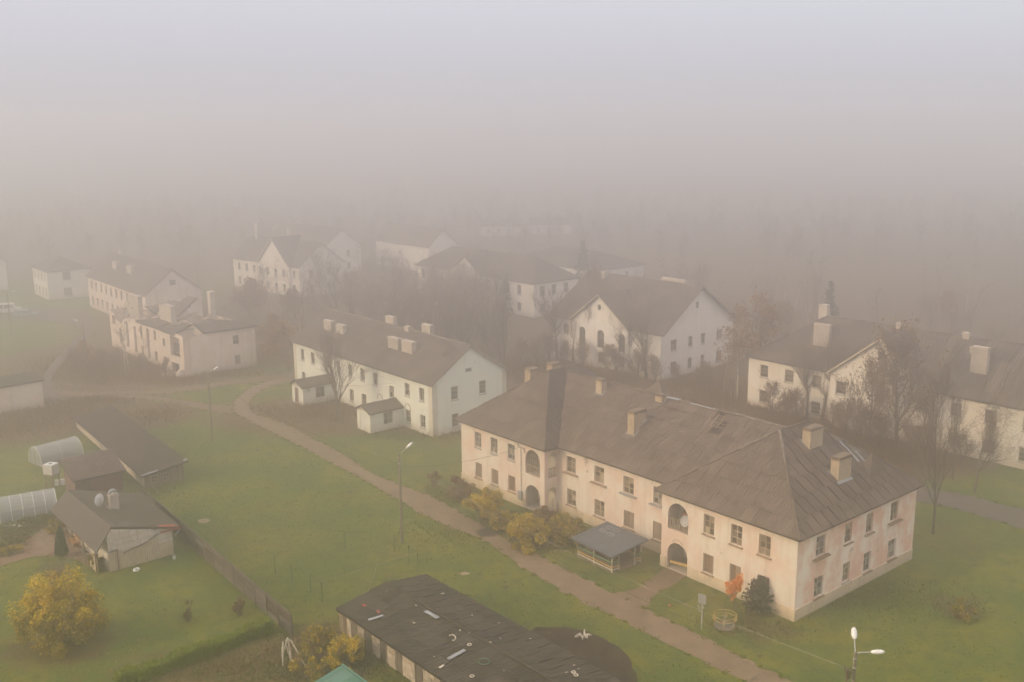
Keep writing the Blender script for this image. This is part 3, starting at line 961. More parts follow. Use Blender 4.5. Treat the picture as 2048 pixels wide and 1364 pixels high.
for du_ in (-.4, .2, .9): bt.bar((26.4 + du_, 6.9, 6.62 + (6.9 - v0) * sm + .1), (26.4 + du_, 8.2, 6.62 + (8.2 - v0) * sm + .1), .09, .05)
bt.build('batten', M_WOOD, rf)
ridge(rf, (ul, -OV, ZE), (cl, -OV + hl, ZW), M_RIDGE, seed=1)
ridge(rf, (-OV, -OV, ZE), (cl, -OV + hl, ZW), M_RIDGE, seed=2)
ridge(rf, (cl, -OV + hl, ZW), (cl, B - hl, ZW), M_RIDGE, seed=3)
ridge(rf, (vl, Mv, ZM), (vr - 6, Mv, ZM), M_RIDGE, seed=4)
ridge(rf, (vr - 6, Mv, ZM), (vr, Mv, ZM), M_RIDGEW, r=.12, seed=5)
apx = Vector((cr_, -OV + hr, ZW))
for p_, sd in ((Vector((ur, -OV, ZE)), 6), (Vector((L + OV, -OV, ZE)), 7)):
    mid = apx.lerp(p_, .32)
    ridge(rf, apx, mid, M_RIDGEW, r=.13, up=.1, seed=sd)
    ridge(rf, mid, p_, M_RIDGE, seed=sd + 10)
ridge(rf, apx, (cr_, B - hr, ZW), M_RIDGE, seed=8)
ridge(rf, (L + OV, B, ZE), (cr_, B - hr, ZW), M_RIDGE, seed=9)
fm_ = lambda x, y: ZE + (y - v0) * sm + .12
fe_ = lambda x, y: ZE + (L + OV - x) * sr_ + .12
chimney(rf, 12.4, 13.2, 7.1, 7.8, 10.2, 12.2, M_BRICK, flash=fm_, seed=1)
chimney(rf, 19.3, 20.1, 4.3, 5.9, 8.2, 10.95, M_BRICK, flash=fm_, seed=2)
chimney(rf, 19.5, 20.3, 7.75, 8.3, 10.7, 12.0, M_BRICK, flash=fm_, seed=3)
chimney(rf, 35.2, 35.95, 7.9, 9.7, 10.0, 12.25, M_BRICK, flash=fe_, seed=4)
chimney(rf, 37.85, 38.6, 8.0, 9.8, 7.8, 10.45, M_BRICK, flash=fe_, seed=5)
chimney(rf, 2.4, 3.3, 6.6, 7.8, 7.5, 11.5, M_BRICK, seed=6)
chimney(rf, 4.4, 5.3, 7.9, 9.1, 9.2, 12.25, M_BRICK, seed=7)
# small rear roof gables that stand up behind the ridge
for x0, x1, zt in ((37.6, 39.3, 9.75), (11.8, 18.3, 11.5)):
    m_ = (x0 + x1) / 2
    bs_ = [(x0, 11.6, 8.0), (x1, 11.6, 8.0), (x1, 15.4, 7.0), (x0, 15.4, 7.0)]
    dm = MB()
    for i in range(4): dm.poly([bs_[i], bs_[(i + 1) % 4], (m_, 13.2, zt)])
    dm.build('roof_gable', M_ROOF, rf)
mt = MB()
for (x, y, ln, a_) in ((36.6, 12.1, 1.3, .3), (37.1, 12.8, 1.0, .1), (36.1, 12.0, .5, 1.2)):
    p_ = Vector((x, y, fe_(x, y) + .04)); q_ = p_ + Vector((ln, 0, -ln * sr_))
    mt.bar(p_, q_, .2, .03)
mt.build('patch_strip', M_METAL, rf)
mt = MB().bar((20.4, 8.42, ZM + .12), (21.9, 8.44, ZM + .12), .5, .05).bar((23.2, 8.4, ZM + .1), (26.0, 8.42, ZM + .1), .28, .04)
mt.build('ridge_flashing', M_METAL, rf)
# fittings of the house front
ab = MB().tube([(9.55, -.1, 1.7), (9.55, -.1, 6.0)], .03, 6).bar((9.2, -.1, 6.0), (10.0, -.1, 6.05), .06, .06).bar((9.2, -.12, 6.05), (9.15, -.12, 6.35), .05, .05).bar((10.0, -.12, 6.05), (10.1, -.12, 5.6), .05, .05)
ab.build('cable_bracket', M_DOOR, hm)
MB().box(9.25, 9.72, -.28, -.062, .75, 1.65).build('meter_box', M_METAL, hm)


# ------------------------------------------------------------------ the other houses
def gable_house(name, label, th, loc, L, W, H, R, wmat, rmat, front, gable, style='plain', hip=0.0, ped=None, chims=(), rows=(1.6, 1.12, .34), each=True, attic=None, left=None, gsty=None, sill=(.05, .08), ov=.4, gov=.35, cmat=None, round_win=None, gmat=None):
    h = thing(name, label, 'house', loc, th)
    w_, g_ = MB(), MB()
    gops = list(gable) + ([attic] if attic else [])
    rear = [(a, a + 1.05, z, z + 1.55) for z in (1.0, 4.15) for a in np.arange(2, L - 2, 3.6)]
    if hip: t_end = [(0, H), (W, H)]
    else: t_end = [(0, H), (W / 2, R - .12), (W, H)]
    if ped:                                  # the gabled bay stands half a metre forward
        p0, p1, zp = ped
        inb = [k for k in front if p0 < (k[0] + k[1]) / 2 < p1]
        lft, rgt = [k for k in front if k[1] <= p0], [k for k in front if k[0] >= p1]
        wall(w_, (0, 0, 0), X, -Y_, [(0, H), (p0, H)], lft)
        wall(w_, (p1, 0, 0), X, -Y_, [(0, H), (L - p1, H)], sh(rgt, p1))
        wall(w_, (p0, -.5, 0), X, -Y_, [(0, H), ((p1 - p0) / 2, zp - .2), (p1 - p0, H)], sh(inb, p0))
        wall(w_, (p0, -.5, 0), Y_, -X, [(0, H), (.5, H)])
        wall(w_, (p1, -.5, 0), Y_, X, [(0, H), (.5, H)])
    else:
        inb = []
        wall(w_, (0, 0, 0), X, -Y_, [(0, H), (L, H)], front)
    wall(g_, (L, 0, 0), Y_, X, t_end, gops)
    wall(w_, (0, 0, 0), Y_, -X, t_end, gable if left is None else left)
    wall(w_, (0, W, 0), X, Y_, [(0, H), (L, H)], rear)
    w_.build('wall', wmat, h)
    g_.build('wall', gmat or wmat, h)
    ms = (sill[0], sill[1], M_SILLG)
    for k in front: window(h, (0, -.5 if k in inb else 0, 0), X, -Y_, k, style, ms if k[3] - k[2] < 2 else None)
    for k in gable: window(h, (L, 0, 0), Y_, X, k, gsty or style, ms)
    for k in (gable if left is None else left): window(h, (0, 0, 0), Y_, -X, k, 'far', None)
    for k in rear: window(h, (0, W, 0), X, Y_, k, 'far', None)
    if attic: window(h, (L, 0, 0), Y_, X, attic, 'far', None)
    s = (R - H) / (W / 2)
    ze = H - ov * s + .05
    ri = hip if hip else -gov
    slF = [(-(ov if hip else gov), -ov, ze), (L + (ov if hip else gov), -ov, ze), (L - ri, W / 2, R), (ri, W / 2, R)]
    slB = [(slF[1][0], W + ov, ze), (slF[0][0], W + ov, ze), slF[3], slF[2]]
    sl = [slF, slB]
    if hip:
        sl.append([slF[1], slB[0], slF[2]])
        sl.append([slB[1], slF[0], slF[3]])
    rf = roof_slab('roof', sl, M_SLAB, h)
    cover = [slF] + ([sl[2]] if hip else [])
    for i, q in enumerate(cover):
        sheets(rf, q, rmat, row=rows[0], wid=rows[1], pitch=rows[2], amp=.04, joined=not each, seed=hash(name) % 97 + i if False else len(label) + i)
    for q in [slB] + sl[3:]: sheets(rf, q, rmat, row=rows[0], wid=rows[1], pitch=.56, amp=.03, joined=True, seed=3)
    ridge(rf, slF[3], slF[2], M_RIDGEW if not hip else M_RIDGE, seed=5)
    if hip:
        ridge(rf, slF[1], slF[2], seed=6)
        ridge(rf, slF[0], slF[3], seed=7)
    if ped:
        p0, p1, zp = ped
        pc = (p0 + p1) / 2
        zb = H - .02
        pv = ((zp - H) / s)
        a_ = [(p0 - .35, -.05, H - .25), (p0 - .35, -.95, H - .25), (pc, -.95, zp), (pc, pv, zp)]
        b_ = [(p1 + .35, -.95, H - .25), (p1 + .35, -.05, H - .25), (pc, pv, zp), (pc, -.95, zp)]
        pr_ = roof_slab('pediment_roof', [[Vector(q) + Z * .1 for q in a_], [Vector(q) + Z * .1 for q in b_]], M_SLAB, h)
        for q in (a_, b_): sheets(pr_, [Vector(k) + Z * .1 for k in q], rmat, row=rows[0], wid=rows[1], pitch=rows[2], amp=.03, joined=not each, seed=31)
        MB().bar((p0 - .35, -1.0, H - .22), (pc, -1.0, zp + .03), .06, .2).bar((p1 + .35, -1.0, H - .22), (pc, -1.0, zp + .03), .06, .2).build('verge_board', M_CLAD, pr_)
        if round_win: MB().tube([(pc + .28 * math.cos(q), -.54, zp - 1.9 + .4 * math.sin(q)) for q in [k * math.pi / 6 for k in range(12)]], .05, 5, True).poly([(pc + .26 * math.cos(q), -.53, zp - 1.9 + .38 * math.sin(q)) for q in [k * math.pi / 6 for k in range(12)]]).build('attic_window', M_DARK, h)
    # verge and eave boards
    if not hip:
        MB().bar((L + gov, -ov, ze - .05), (L + gov, W / 2, R - .05), .05, .2).bar((L + gov, W + ov, ze - .05), (L + gov, W / 2, R - .05), .05, .2).build('verge_board', M_WOOD, rf)
    for i, (x0, x1, y0, y1, zt) in enumerate(chims):
        yy = (y0 + y1) / 2
        zb = H + (min(yy, W - yy)) * s - 1.2
        chimney(rf, x0, x1, y0, y1, zb, zt, cmat or M_CHIM, cap=cmat or M_CHIM, seed=i)
    return h


gz = lambda us, z0, z1: [(a, c, z0, z1) for a, c in us]
# pale mint house
gh_ = gable_house('green_house', 'pale mint plastered gabled house with two small front porches', TH, (-31.2, 141.17, 0), 33.69, 11.33, 6.6, 10.4, M_MINT, M_ROOF2,
    gz([(1.94, 2.9), (4.88, 5.9), (8.6, 9.6), (11.7, 12.65), (14.76, 15.74), (17.75, 18.8), (20.84, 21.84), (27.94, 29.0), (31.02, 32.05)], 4.05, 5.65)
    + [(24.49, 25.5, 3.08, 4.62)] + gz([(1.99, 3.03), (14.89, 15.88), (17.87, 18.97), (27.94, 29.06), (31.1, 32.15)], .72, 2.3),
    gz([(2.8, 3.86), (7.1, 8.15)], 4.05, 5.68) + [(2.85, 3.88, .64, 2.28)], 'plain', attic=(5.0, 6.0, 7.12, 7.6), gsty='wide',
    chims=[(20.6, 22.9, 2.55, 3.25, 9.9), (23.7, 26.0, 2.55, 3.25, 10.0), (4.3, 6.3, 2.55, 3.2, 9.8), (7.5, 9.5, 2.55, 3.2, 9.7), (14.7, 16.6, 6.1, 6.7, 11.4), (23.2, 25, 6.1, 6.7, 11.5), (20.5, 21.4, 5.2, 5.8, 10.9)], cmat=M_CHIM)
for x in (22.3, 28.5):
    MB().tube([(x + .62 * math.cos(q), -.03, 2.35 + .75 * math.sin(q)) for q in [k * math.pi / 8 for k in range(9)]], .06, 5).build('arch_hood', M_CHIM, gh_)
for q_ in ((-.06, .55, -.05, -.004, 6.4), (32.95, 33.69, -.05, -.004, 6.4), (33.694, 33.74, -.05, .7, 6.4), (33.694, 33.74, 10.75, 11.38, 6.5)):
    MB().box(*q_[:4], 0, q_[4]).build('quoin', M_NICHE, gh_)
for x0, dm in ((7.9, M_REDW), (24.4, M_WHITEP)):
    x1, y0 = x0 + 3.0, -4.75
    xm = (x0 + x1) / 2
    po = MB()
    wall(po, (x0, y0, 0), X, -Y_, [(0, 2.55), (1.5, 3.15), (3.0, 2.55)], [(.75, 1.75, .1, 2.15)], .12)
    wall(po, (x1, y0, 0), Y_, X, [(0, 2.55), (4.7, 2.55)], [(1.9, 3.25, .75, 2.2)], .12)
    wall(po, (x0, y0, 0), Y_, -X, [(0, 2.55), (4.7, 2.55)], [], .12)
    pp = po.build('porch', M_MINT, gh_)
    a_ = [(x1 + .25, y0 - .3, 2.45), (x1 + .25, 0, 2.45), (xm, 0, 3.25), (xm, y0 - .3, 3.25)]
    b_ = [(x0 - .25, 0, 2.45), (x0 - .25, y0 - .3, 2.45), (xm, y0 - .3, 3.25), (xm, 0, 3.25)]
    pr_ = roof_slab('porch_roof', [a_, b_], M_ROOF2, gh_, .1)
    for i, q in enumerate((a_, b_)): sheets(pr_, q, M_ROOF, row=1.8, wid=1.0, pitch=.2, amp=.04, seed=40 + i)
    MB().prism([(x0 - .05, y0 - .02, 2.55), (x1 + .05, y0 - .02, 2.55), (xm, y0 - .02, 3.18)], [(x0 - .05, y0 - .06, 2.55), (x1 + .05, y0 - .06, 2.55), (xm, y0 - .06, 3.18)]).build('porch_gable', M_CLAD, pp)
    MB().box(x0 + .78, x0 + 1.72, y0 + .05, y0 + .1, .1, 2.12).build('door', dm, pp)
    window(gh_, (x1, y0, 0), Y_, X, (1.9, 3.25, .75, 2.2), 'plain', None, back=.06)

# big white house with a gabled front bay
gable_house('white_house', 'large white house with steep grey roof and tall arched windows under a gabled bay', -.83, (6.58, 157.9, 0), 21.86, 17.6, 7.0, 12.9, M_WHITE, M_ROOF2,
    [(2.26, 3.44, 4.15, 5.8), (6.2, 7.5, 3.2, 6.0, True), (9.95, 11.4, 3.2, 6.0, True), (14.25, 15.55, 3.2, 6.0, True), (18.15, 19.35, 4.2, 5.75),
     (2.26, 3.44, .85, 2.45), (6.25, 7.5, .9, 2.55), (10.1, 11.45, .95, 2.6), (14.3, 15.5, .95, 2.55), (18.2, 19.4, .85, 2.4)],
    gz([(2.35, 3.7), (6.47, 7.5), (9.5, 10.55), (13.35, 14.85)], 4.05, 5.65) + gz([(2.45, 3.82), (6.45, 7.48), (9.55, 10.5), (13.45, 14.95)], .65, 2.35),
    'plain', ped=(4.7, 16.1, 11.35), attic=(8.05, 8.75, 9.6, 10.6), round_win=True, gov=.7, chims=[(3.2, 4.0, 7.6, 8.6, 13.4), (14.5, 19.0, 8.9, 9.5, 13.5)])
# cream house on the right
gable_house('cream_house', 'cream plastered house with broad gabled bay and tall chimneys behind bare trees', -.843, tuple(Vector((32.88, 126.72, 0)) + Vector((math.cos(-.843), math.sin(-.843), 0)) * -2.8), 42.5, 14, 6.8, 11.85, M_CREAM, M_ROOF2,
    sh(gz([(-1.0, .2), (2.69, 3.95), (6.6, 7.9), (10.2, 11.55), (15.2, 16.5), (20.35, 21.6), (24.1, 25.35), (27.9, 29.2), (31.9, 33.1), (35.6, 36.8)], 4.2, 5.78), -2.8)
    + sh(gz([(-.96, .2), (2.69, 4.0), (6.6, 7.9), (10.25, 11.5), (15.2, 16.5), (20.4, 21.55), (24.1, 25.3), (27.9, 29.25), (31.8, 33.1), (35.6, 36.8)], .82, 2.4), -2.8),
    gz([(2.5, 3.7), (6.3, 7.6), (10.2, 11.4)], 4.2, 5.8), 'wide', hip=6.8, ped=(12.2, 24.8, 11.75), round_win=True,
    chims=[(7.6, 9.8, 2.7, 3.3, 11.7), (27.5, 29.3, 2.7, 3.4, 11.9), (5.2, 6.4, 7.6, 8.3, 13.2), (16.4, 17.1, 6.6, 7.2, 12.5), (24.6, 25.4, 6.6, 7.2, 12.5), (26.3, 26.9, 5.0, 5.5, 11.3)])

# half-collapsed house
rh = thing('ruined_house', 'half-collapsed pink house with open roof and bare chimney stacks', 'house', (-68.35, 168.89, 0), -.86)
w_, g_ = MB(), MB()
rr = random.Random(5)
RL, RW_, RH = 30.2, 11.62, 6.25
tops = [(0, 6.25), (1.0, 6.2), (2.6, 5.7), (3.2, 4.9), (5.5, 4.6), (6.5, 5.6), (8.5, 6.0), (10, 6.1), (12, 6.2), (15, 6.25), (RL, 6.25)]
fo = [(1.15, 2.5, 4.0, 5.55), (4.0, 5.2, 1.0, 3.6), (7.2, 8.3, 1.0, 5.2), (10.65, 11.7, .6, 5.0), (13.4, 14.3, 3.6, 5.3), (13.4, 14.3, .6, 2.2), (16.1, 17.15, .6, 5.4), (19.0, 20.0, 4.0, 5.55), (19.0, 20.0, .6, 2.2), (22.5, 23.4, 3.6, 4.8), (22.4, 23.5, .25, 1.9), (25.4, 28.9, 2.6, 5.7), (25.6, 28.2, .1, 1.6)]
wall(w_, (0, 0, 0), X, -Y_, tops, fo, .5)
wall(g_, (RL, 0, 0), Y_, X, [(0, 5.6), (.9, 5.3), (1.5, 6.0), (3.2, 6.2), (3.9, 5.7), (5.0, 6.2), (RW_, 6.3)], [(7.9, 8.9, 3.85, 5.25), (8.0, 8.98, .65, 2.1)], .3)
wall(w_, (0, 0, 0), Y_, -X, [(0, 6.25), (3, 6.3), (5, 5.2), (8, 4.6), (RW_, 6)], [(3, 4, 1, 2.6), (7, 8, 1, 2.6)], .4)
wall(w_, (0, RW_, 0), X, Y_, [(0, 6), (6, 5), (9, 4.2), (14, 6), (RL, 6.3)], [(a, a + 1, z, z + 1.5) for z in (.9, 3.9) for a in (3, 10, 17, 24)], .4)
w_.build('wall', M_RUIN, rh)
tag(g_.build('wall', M_RUIN, rh), 'pale pink end wall with peeling paint')
window(rh, (RL, 0, 0), Y_, X, (7.9, 8.9, 3.85, 5.25), 'plain')
window(rh, (RL, 0, 0), Y_, X, (8.0, 8.98, .65, 2.1), 'boarded')
for k in (fo[0], fo[4], fo[7], fo[9]): window(rh, (0, 0, 0), X, -Y_, k, 'empty')
MB().box(.5, RL - .5, .5, RW_ - .5, 3.0, 3.25).build('upper_floor', M_DIRTF, rh)
MB().box(.5, RL - .5, 5.6, 6.0, 0, 6.0).box(9.8, 10.1, .5, RW_ - .5, 0, 5.9).box(20.6, 20.9, .5, RW_ - .5, 0, 6).build('inner_wall', M_RUIN, rh)
s1 = [(21.0, -.35, 6.15), (RL - 2.6, -.35, 6.1), (RL - 4.5, 3.6, 7.0), (23.2, 2.2, 6.6)]
s2 = [(RL + .2, 3.2, 6.3), (RL + .4, RW_ + .35, 6.3), (RL - 2.0, 9.2, 7.1), (RL - 4.5, 3.6, 7.0)]
s3 = [(12.5, -.3, 6.05), (20.6, -.3, 6.15), (20.2, 5.0, 6.9), (15.5, 4.2, 6.1)]
s4 = [(.2, 6.0, 6.0), (6.8, 5.2, 5.9), (8.4, 10.8, 6.6), (1.2, 11.2, 6.3)]
s5 = [(10.5, 5.2, 6.4), (16, 5.2, 6.6), (15, 9.2, 9.0), (11.4, 9.2, 8.9)]
for i, q in enumerate((s1, s2, s3, s4, s5)):
    rp = roof_slab('roof', [q], M_SLAB, rh, .15)
    sheets(rp, q, M_ROOF2, row=1.5, wid=1.1, pitch=.4, amp=.03, seed=60 + i, jit=.06, joined=(i > 2))
rb = MB()
for k in range(34):
    a_ = Vector((rr.uniform(2, 28), rr.uniform(1.5, 10), 6.1))
    rb.bar(a_, a_ + Vector((rr.uniform(-3, 3), rr.uniform(-2, 2), rr.uniform(-.3, 1.4))), .16, .14)
rb.build('rafter', M_WOOD, rh, kind='stuff')
for i, (x0, x1, y0, y1, zt) in enumerate(((17.2, 20.6, 2.4, 3.2, 9.1), (15.9, 17.2, 2.4, 3.1, 8.9), (3.2, 6.6, 2.6, 3.3, 9.0), (1.8, 3.2, 2.6, 3.2, 8.7), (18.5, 19.7, 9.4, 10.2, 10.6))):
    chimney(rh, x0, x1, y0, y1, 3.2, zt, M_CHIM, cap=M_CHIM, seed=i)
rub = MB()
for k in range(60):
    x, y = rr.uniform(24, 30), -rr.random() ** 2 * 2.2 - .2
    s = rr.uniform(.12, .45)
    c_ = Vector((x, y, s * .4))
    rub.prism([c_ + Vector((rr.uniform(-s, s), rr.uniform(-s, s), -s * .4)) for _ in range(4)], [c_ + Vector((rr.uniform(-s, s), rr.uniform(-s, s), s * .6)) for _ in range(4)])
rub.prism([(29.4, -1.3, 0), (30.2, -.9, 0), (30.3, -.2, 0), (29.2, -.4, 0)], [(29.6, -1.0, .9), (30.1, -.8, 1.1), (30.2, -.3, 1.3), (29.3, -.4, 1.2)])
rub.build('rubble', M_RUIN, rh, kind='stuff')

# houses farther off in the fog
std = lambda L: [(a, a + 1.1, z, z + 1.6) for z in (.9, 4.1) for a in np.arange(1.8, L - 2, 3.05)]
stdg = lambda W: [(a, a + 1.05, z, z + 1.6) for z in (.9, 4.1) for a in (W * .22, W * .62)]
gable_house('pink_gabled_house', 'faded pink house with a round attic window standing behind the ruin', -.89, (-88.06, 208.04, 0), 33.8, 10.6, 6.7, 10.9, M_RUIN, M_ROOF2, std(33.8), [], 'far', each=False,
            chims=[(9, 11.2, 2.4, 3.2, 10.2), (17.5, 20, 2.4, 3.2, 10.2), (5, 6, 5.2, 5.8, 12)], attic=(4.7, 5.9, 7.9, 8.9), gmat=M_RUIN)
gable_house('white_block_house', 'small white house end behind the lane', -.9, (-107.6, 225.5, 0), 11.8, 9.0, 6.4, 8.6, M_WHITE, M_ROOF2, [(a, a + .95, z, z + 1.6) for z in (.8, 4.0) for a in (1.2, 4.0, 6.8, 9.4)], [(3.2, 4.9, 4.1, 5.9), (3.2, 4.9, .6, 2.4)], 'far', hip=4.2, each=False)
p_ = G(30, 572)
gable_house('grey_house', 'pale house cut by fog beside the parked cars', -.88, (p_.x - 14, p_.y - 3, 0), 12, 10, 6.6, 10.2, M_WHITE, M_ROOF2, std(12), stdg(10), 'far', each=False)
a_, b_ = G(466, 514, 6.8), G(598, 533, 6.8)
gable_house('steep_gabled_house', 'white house with a steep pointed gable deep in the fog', math.atan2(b_.y - a_.y, b_.x - a_.x), (a_.x, a_.y, 0), (b_ - a_).xy.length, 12, 6.8, 11.4, M_WHITE, M_ROOF2, std((b_ - a_).xy.length), stdg(12), 'far',
            ped=((b_ - a_).xy.length * .44, (b_ - a_).xy.length * .88, 12.4), each=False, chims=[(2, 3, 5, 6, 14.5), (14, 15, 5.5, 6.3, 14.2)])
gable_house('bay_fronted_house', 'long white house with a small central gable in the fog', -.86, (-20.79, 221.01, 0), 38.36, 12, 6.8, 10.6, M_WHITE, M_ROOF2,
            gz([(1.6, 2.8), (5, 6.2), (8.4, 9.6), (11.85, 13), (15.1, 16.25), (17.8, 18.95), (20.55, 21.7), (23.8, 25), (26.5, 27.5), (30, 31.2), (33.5, 34.7)], 4.0, 5.95) + gz([(1.6, 2.8), (5, 6.2), (8.4, 9.6), (11.85, 13), (17.8, 18.95), (23.8, 25), (26.5, 27.5), (33.5, 34.7)], .8, 2.5),
            gz([(1.6, 3.0), (4.75, 6.0), (8, 9.3)], 4.0, 6.0) + gz([(1.6, 3.0), (4.75, 6.0)], .8, 2.5), 'far', ped=(12.7, 23.0, 10.2), hip=5.5, each=False)
p_ = G(723, 541)
gable_house('far_gabled_house', 'dim white gable end among the grove trees', -.86, (p_.x - 30 * math.cos(-.86) - 11 * math.sin(.86), p_.y - 30 * math.sin(-.86) - 11 * math.cos(.86), 0), 30, 11, 6.8, 11, M_WHITE, M_ROOF2, std(30), stdg(11), 'far', each=False)
p_ = G(1190, 541, 6.8)
gable_house('far_end_house', 'white house end showing above the big grey roof', -.86, (p_.x - 26 * math.cos(-.86), p_.y - 26 * math.sin(-.86), 0), 26, 15, 6.8, 9.5, M_WHITE, M_ROOF2, std(26), stdg(15), 'far', each=False, hip=6)
for x, y, nm, hh in ((962, 452, 'faint pale low building almost lost in the fog', 3.4), (1062, 449, 'faint long low building almost lost in the fog', 3.4), (752, 478, 'faint white house gable fading behind the grove', 6.8)):
    p_ = G(x, y, hh)
    gable_house('distant_house', nm, -.86 + (.9 if x > 900 else 0), (p_.x, p_.y, 0), 14 if hh < 4 else 24, 9, hh, hh + (1.8 if hh < 4 else 4), M_WHITE, M_ROOF2, [(a, a + 1.1, .9, 2.4) for a in (2, 5.5, 9)], [(3, 4.2, .9, 2.4)], 'far', each=False)



# ------------------------------------------------------------------ long shed in the foreground (block piers, plank doors, litter on the roof)
def block_wall(parent, o, du, n, u0, u1, z0, topf, mat, bl=.6, bh=.4, th=.12, seed=0, name='block', gap=.03, core=True):
    """single blocks with open joints in front of a mortar core"""
    r = random.Random(seed)
    o, du, n = Vector(o), Vector(du), Vector(n)
    zt = max(topf(u0), topf(u1))
    wobj = parent
    if core:
        mb = MB().prism([o + du * u0 + Z * z0 - n * .22, o + du * u1 + Z * z0 - n * .22, o + du * u1 + Z * topf(u1) - n * .22, o + du * u0 + Z * topf(u0) - n * .22],
                        [o + du * u0 + Z * z0 - n * .025, o + du * u1 + Z * z0 - n * .025, o + du * u1 + Z * topf(u1) - n * .025, o + du * u0 + Z * topf(u0) - n * .025])
        wobj = mb.build('wall', M_MORTAR, parent)
    z, k = z0, 0
    lim = [(u0, z0), (u1, z0), (u1, topf(u1)), (u0, topf(u0))]
    while z < zt:
        h = bh * r.uniform(.88, 1.12)
        u = u0 - (bl * .5 if k % 2 else 0) * r.uniform(.7, 1.3)
        while u < u1:
            l = bl * r.uniform(.7, 1.3)
            c_ = clip([(u + gap / 2, z + gap / 2), (u + l - gap / 2, z + gap / 2), (u + l - gap / 2, z + h - gap / 2), (u + gap / 2, z + h - gap / 2)], lim)
            if len(c_) >= 3 and abs(area2(c_)) > .012:
                pr = r.uniform(-.012, .018)
                MB().prism([o + du * a + Z * b_ - n * .1 for a, b_ in c_], [o + du * a + Z * b_ + n * pr for a, b_ in c_]).build(name, mat, wobj)
            u += l
        z += h
        k += 1
    return wobj


sd = thing('long_shed', 'long dark-roofed shed with pale block piers between plank doors', 'shed', (-11.95, 67.1, 0), -.86)
SL, SWd = 24.0, 7.1
piers = [(-.15, .34), (1.2, 2.05), (3.1, 4.05), (4.97, 5.93), (6.77, 8.22), (9.12, 11.0), (12.0, 13.4), (14.4, 15.8), (16.8, 18.2), (19.2, 20.6), (21.6, 24.0)]
for i, (a, c) in enumerate(piers):
    block_wall(sd, (0, 0, 0), X, -Y_, a, c, 0, lambda u: 2.2, M_BLOCK, .55, .38, seed=i)
for i, ((_, a), (c, _2)) in enumerate(zip(piers, piers[1:])):
    d = MB().box(a + .02, c - .02, .05, .09, .05, 2.1).build('door', M_DOOR, sd)
    n_ = 5
    for k in range(n_):
        x0 = a + .04 + (c - a - .08) * k / n_
        MB().box(x0 + .006, x0 + (c - a - .08) / n_ - .006, .0, .045, .06 + rnd.uniform(0, .05), 2.05 + rnd.uniform(-.04, .04)).build('plank', M_DOOR, d)
w_ = MB()
wall(w_, (0, SWd, 0), X, Y_, [(0, 2.3), (SL, 2.3)])
wall(w_, (SL, 0, 0), Y_, X, [(0, 2.2), (3.7, 2.7), (SWd, 2.3)])
wall(w_, (-.15, 0, 0), Y_, -X, [(0, 2.2), (3.7, 2.7), (SWd, 2.3)])
w_.build('wall', M_BLOCK, sd)
f1 = [(-.85, -.5, 2.13), (SL + .5, -.5, 2.13), (SL + .5, 3.75, 2.78), (-.85, 3.75, 2.78)]
f2 = [(SL + .5, SWd + .45, 2.28), (-.85, SWd + .45, 2.28), (-.85, 3.75, 2.78), (SL + .5, 3.75, 2.78)]
rf = roof_slab('roof', [f1, f2], M_SLAB, sd, .12)
sheets(rf, f1, M_SHEDROOF, row=1.5, wid=1.12, pitch=.19, amp=.03, seed=81, jit=.012)
sheets(rf, f2, M_SHEDROOF, row=1.5, wid=1.12, pitch=.19, amp=.03, seed=82, jit=.012)
ridge(rf, (-.85, 3.75, 2.8), (SL + .5, 3.75, 2.8), M_SHEDROOF, r=.07, up=.1, seed=3)
MB().bar((-.9, 3.2, 2.66), (-.9, SWd + .4, 2.26), .1, .12).bar((-.9, 3.2, 2.66), (-.9, -.5, 2.1), .1, .1).build('verge_board', M_WOOD, rf)
zr = lambda x, y: (2.13 + (y + .5) * .153 if y < 3.75 else 2.78 - (y - 3.75) * .132) + .12


def shed_pt(px, py):
    """point on the long shed's roof seen at a pixel (shed axes)"""
    z = 2.5
    for _ in range(12):
        p = G(px, py, z) - Vector((-11.95, 67.1, 0))
        c_, s_ = math.cos(.86), math.sin(.86)
        q = Vector((p.x * c_ - p.y * s_, p.x * s_ + p.y * c_, 0))
        z = zr(q.x, q.y)
    return Vector((q.x, q.y, z))


def on_shed(px, py, up=0.0):
    q = shed_pt(px, py)
    c_, s_ = math.cos(-.86), math.sin(-.86)
    return Vector((-11.95 + q.x * c_ - q.y * s_, 67.1 + q.x * s_ + q.y * c_, q.z + up))


for i, (x0, y0, x1, y1, lb) in enumerate(((737, 1242, 766, 1233, 'pale board lying across the roof near the plank doors'), (851, 1224, 876, 1238, 'white board lying along the shed ridge'), (896, 1320, 930, 1302, 'longest pale board in the middle of the shed roof'), (879, 1338, 888, 1332, 'short broken lath lying low on the shed roof'))):
    a_, b_ = on_shed(x0, y0, .06), on_shed(x1, y1, .06)
    d = (b_ - a_).normalized()
    sd_ = d.cross(Z).normalized()
    mb = MB()
    wd = (.14, .16, .15, .08)[i]
    for k, zz in ((0, 0), (1, .03)):
        pass
    mb.prism([a_ + sd_ * wd, b_ + sd_ * wd * .9, b_ - sd_ * wd, a_ - sd_ * wd], [a_ + sd_ * wd + Z * .035, b_ + sd_ * wd * .9 + Z * .035, b_ - sd_ * wd + Z * .035, a_ - sd_ * wd + Z * .035])
    tag(mb.build('board', M_METAL if i < 3 else M_BONE), lb, 'board')
p_ = on_shed(968, 1325, .08)
sl_n = Vector((.1, -.05, 0))
tag(MB().tube([(.36 * math.cos(k * math.pi / 12), .36 * math.sin(k * math.pi / 12), 0) for k in range(24)], .025, 6, True).build('hoop', M_GRNP, loc=p_), 'green plastic hoop lying on the dark shed roof', 'hoop')
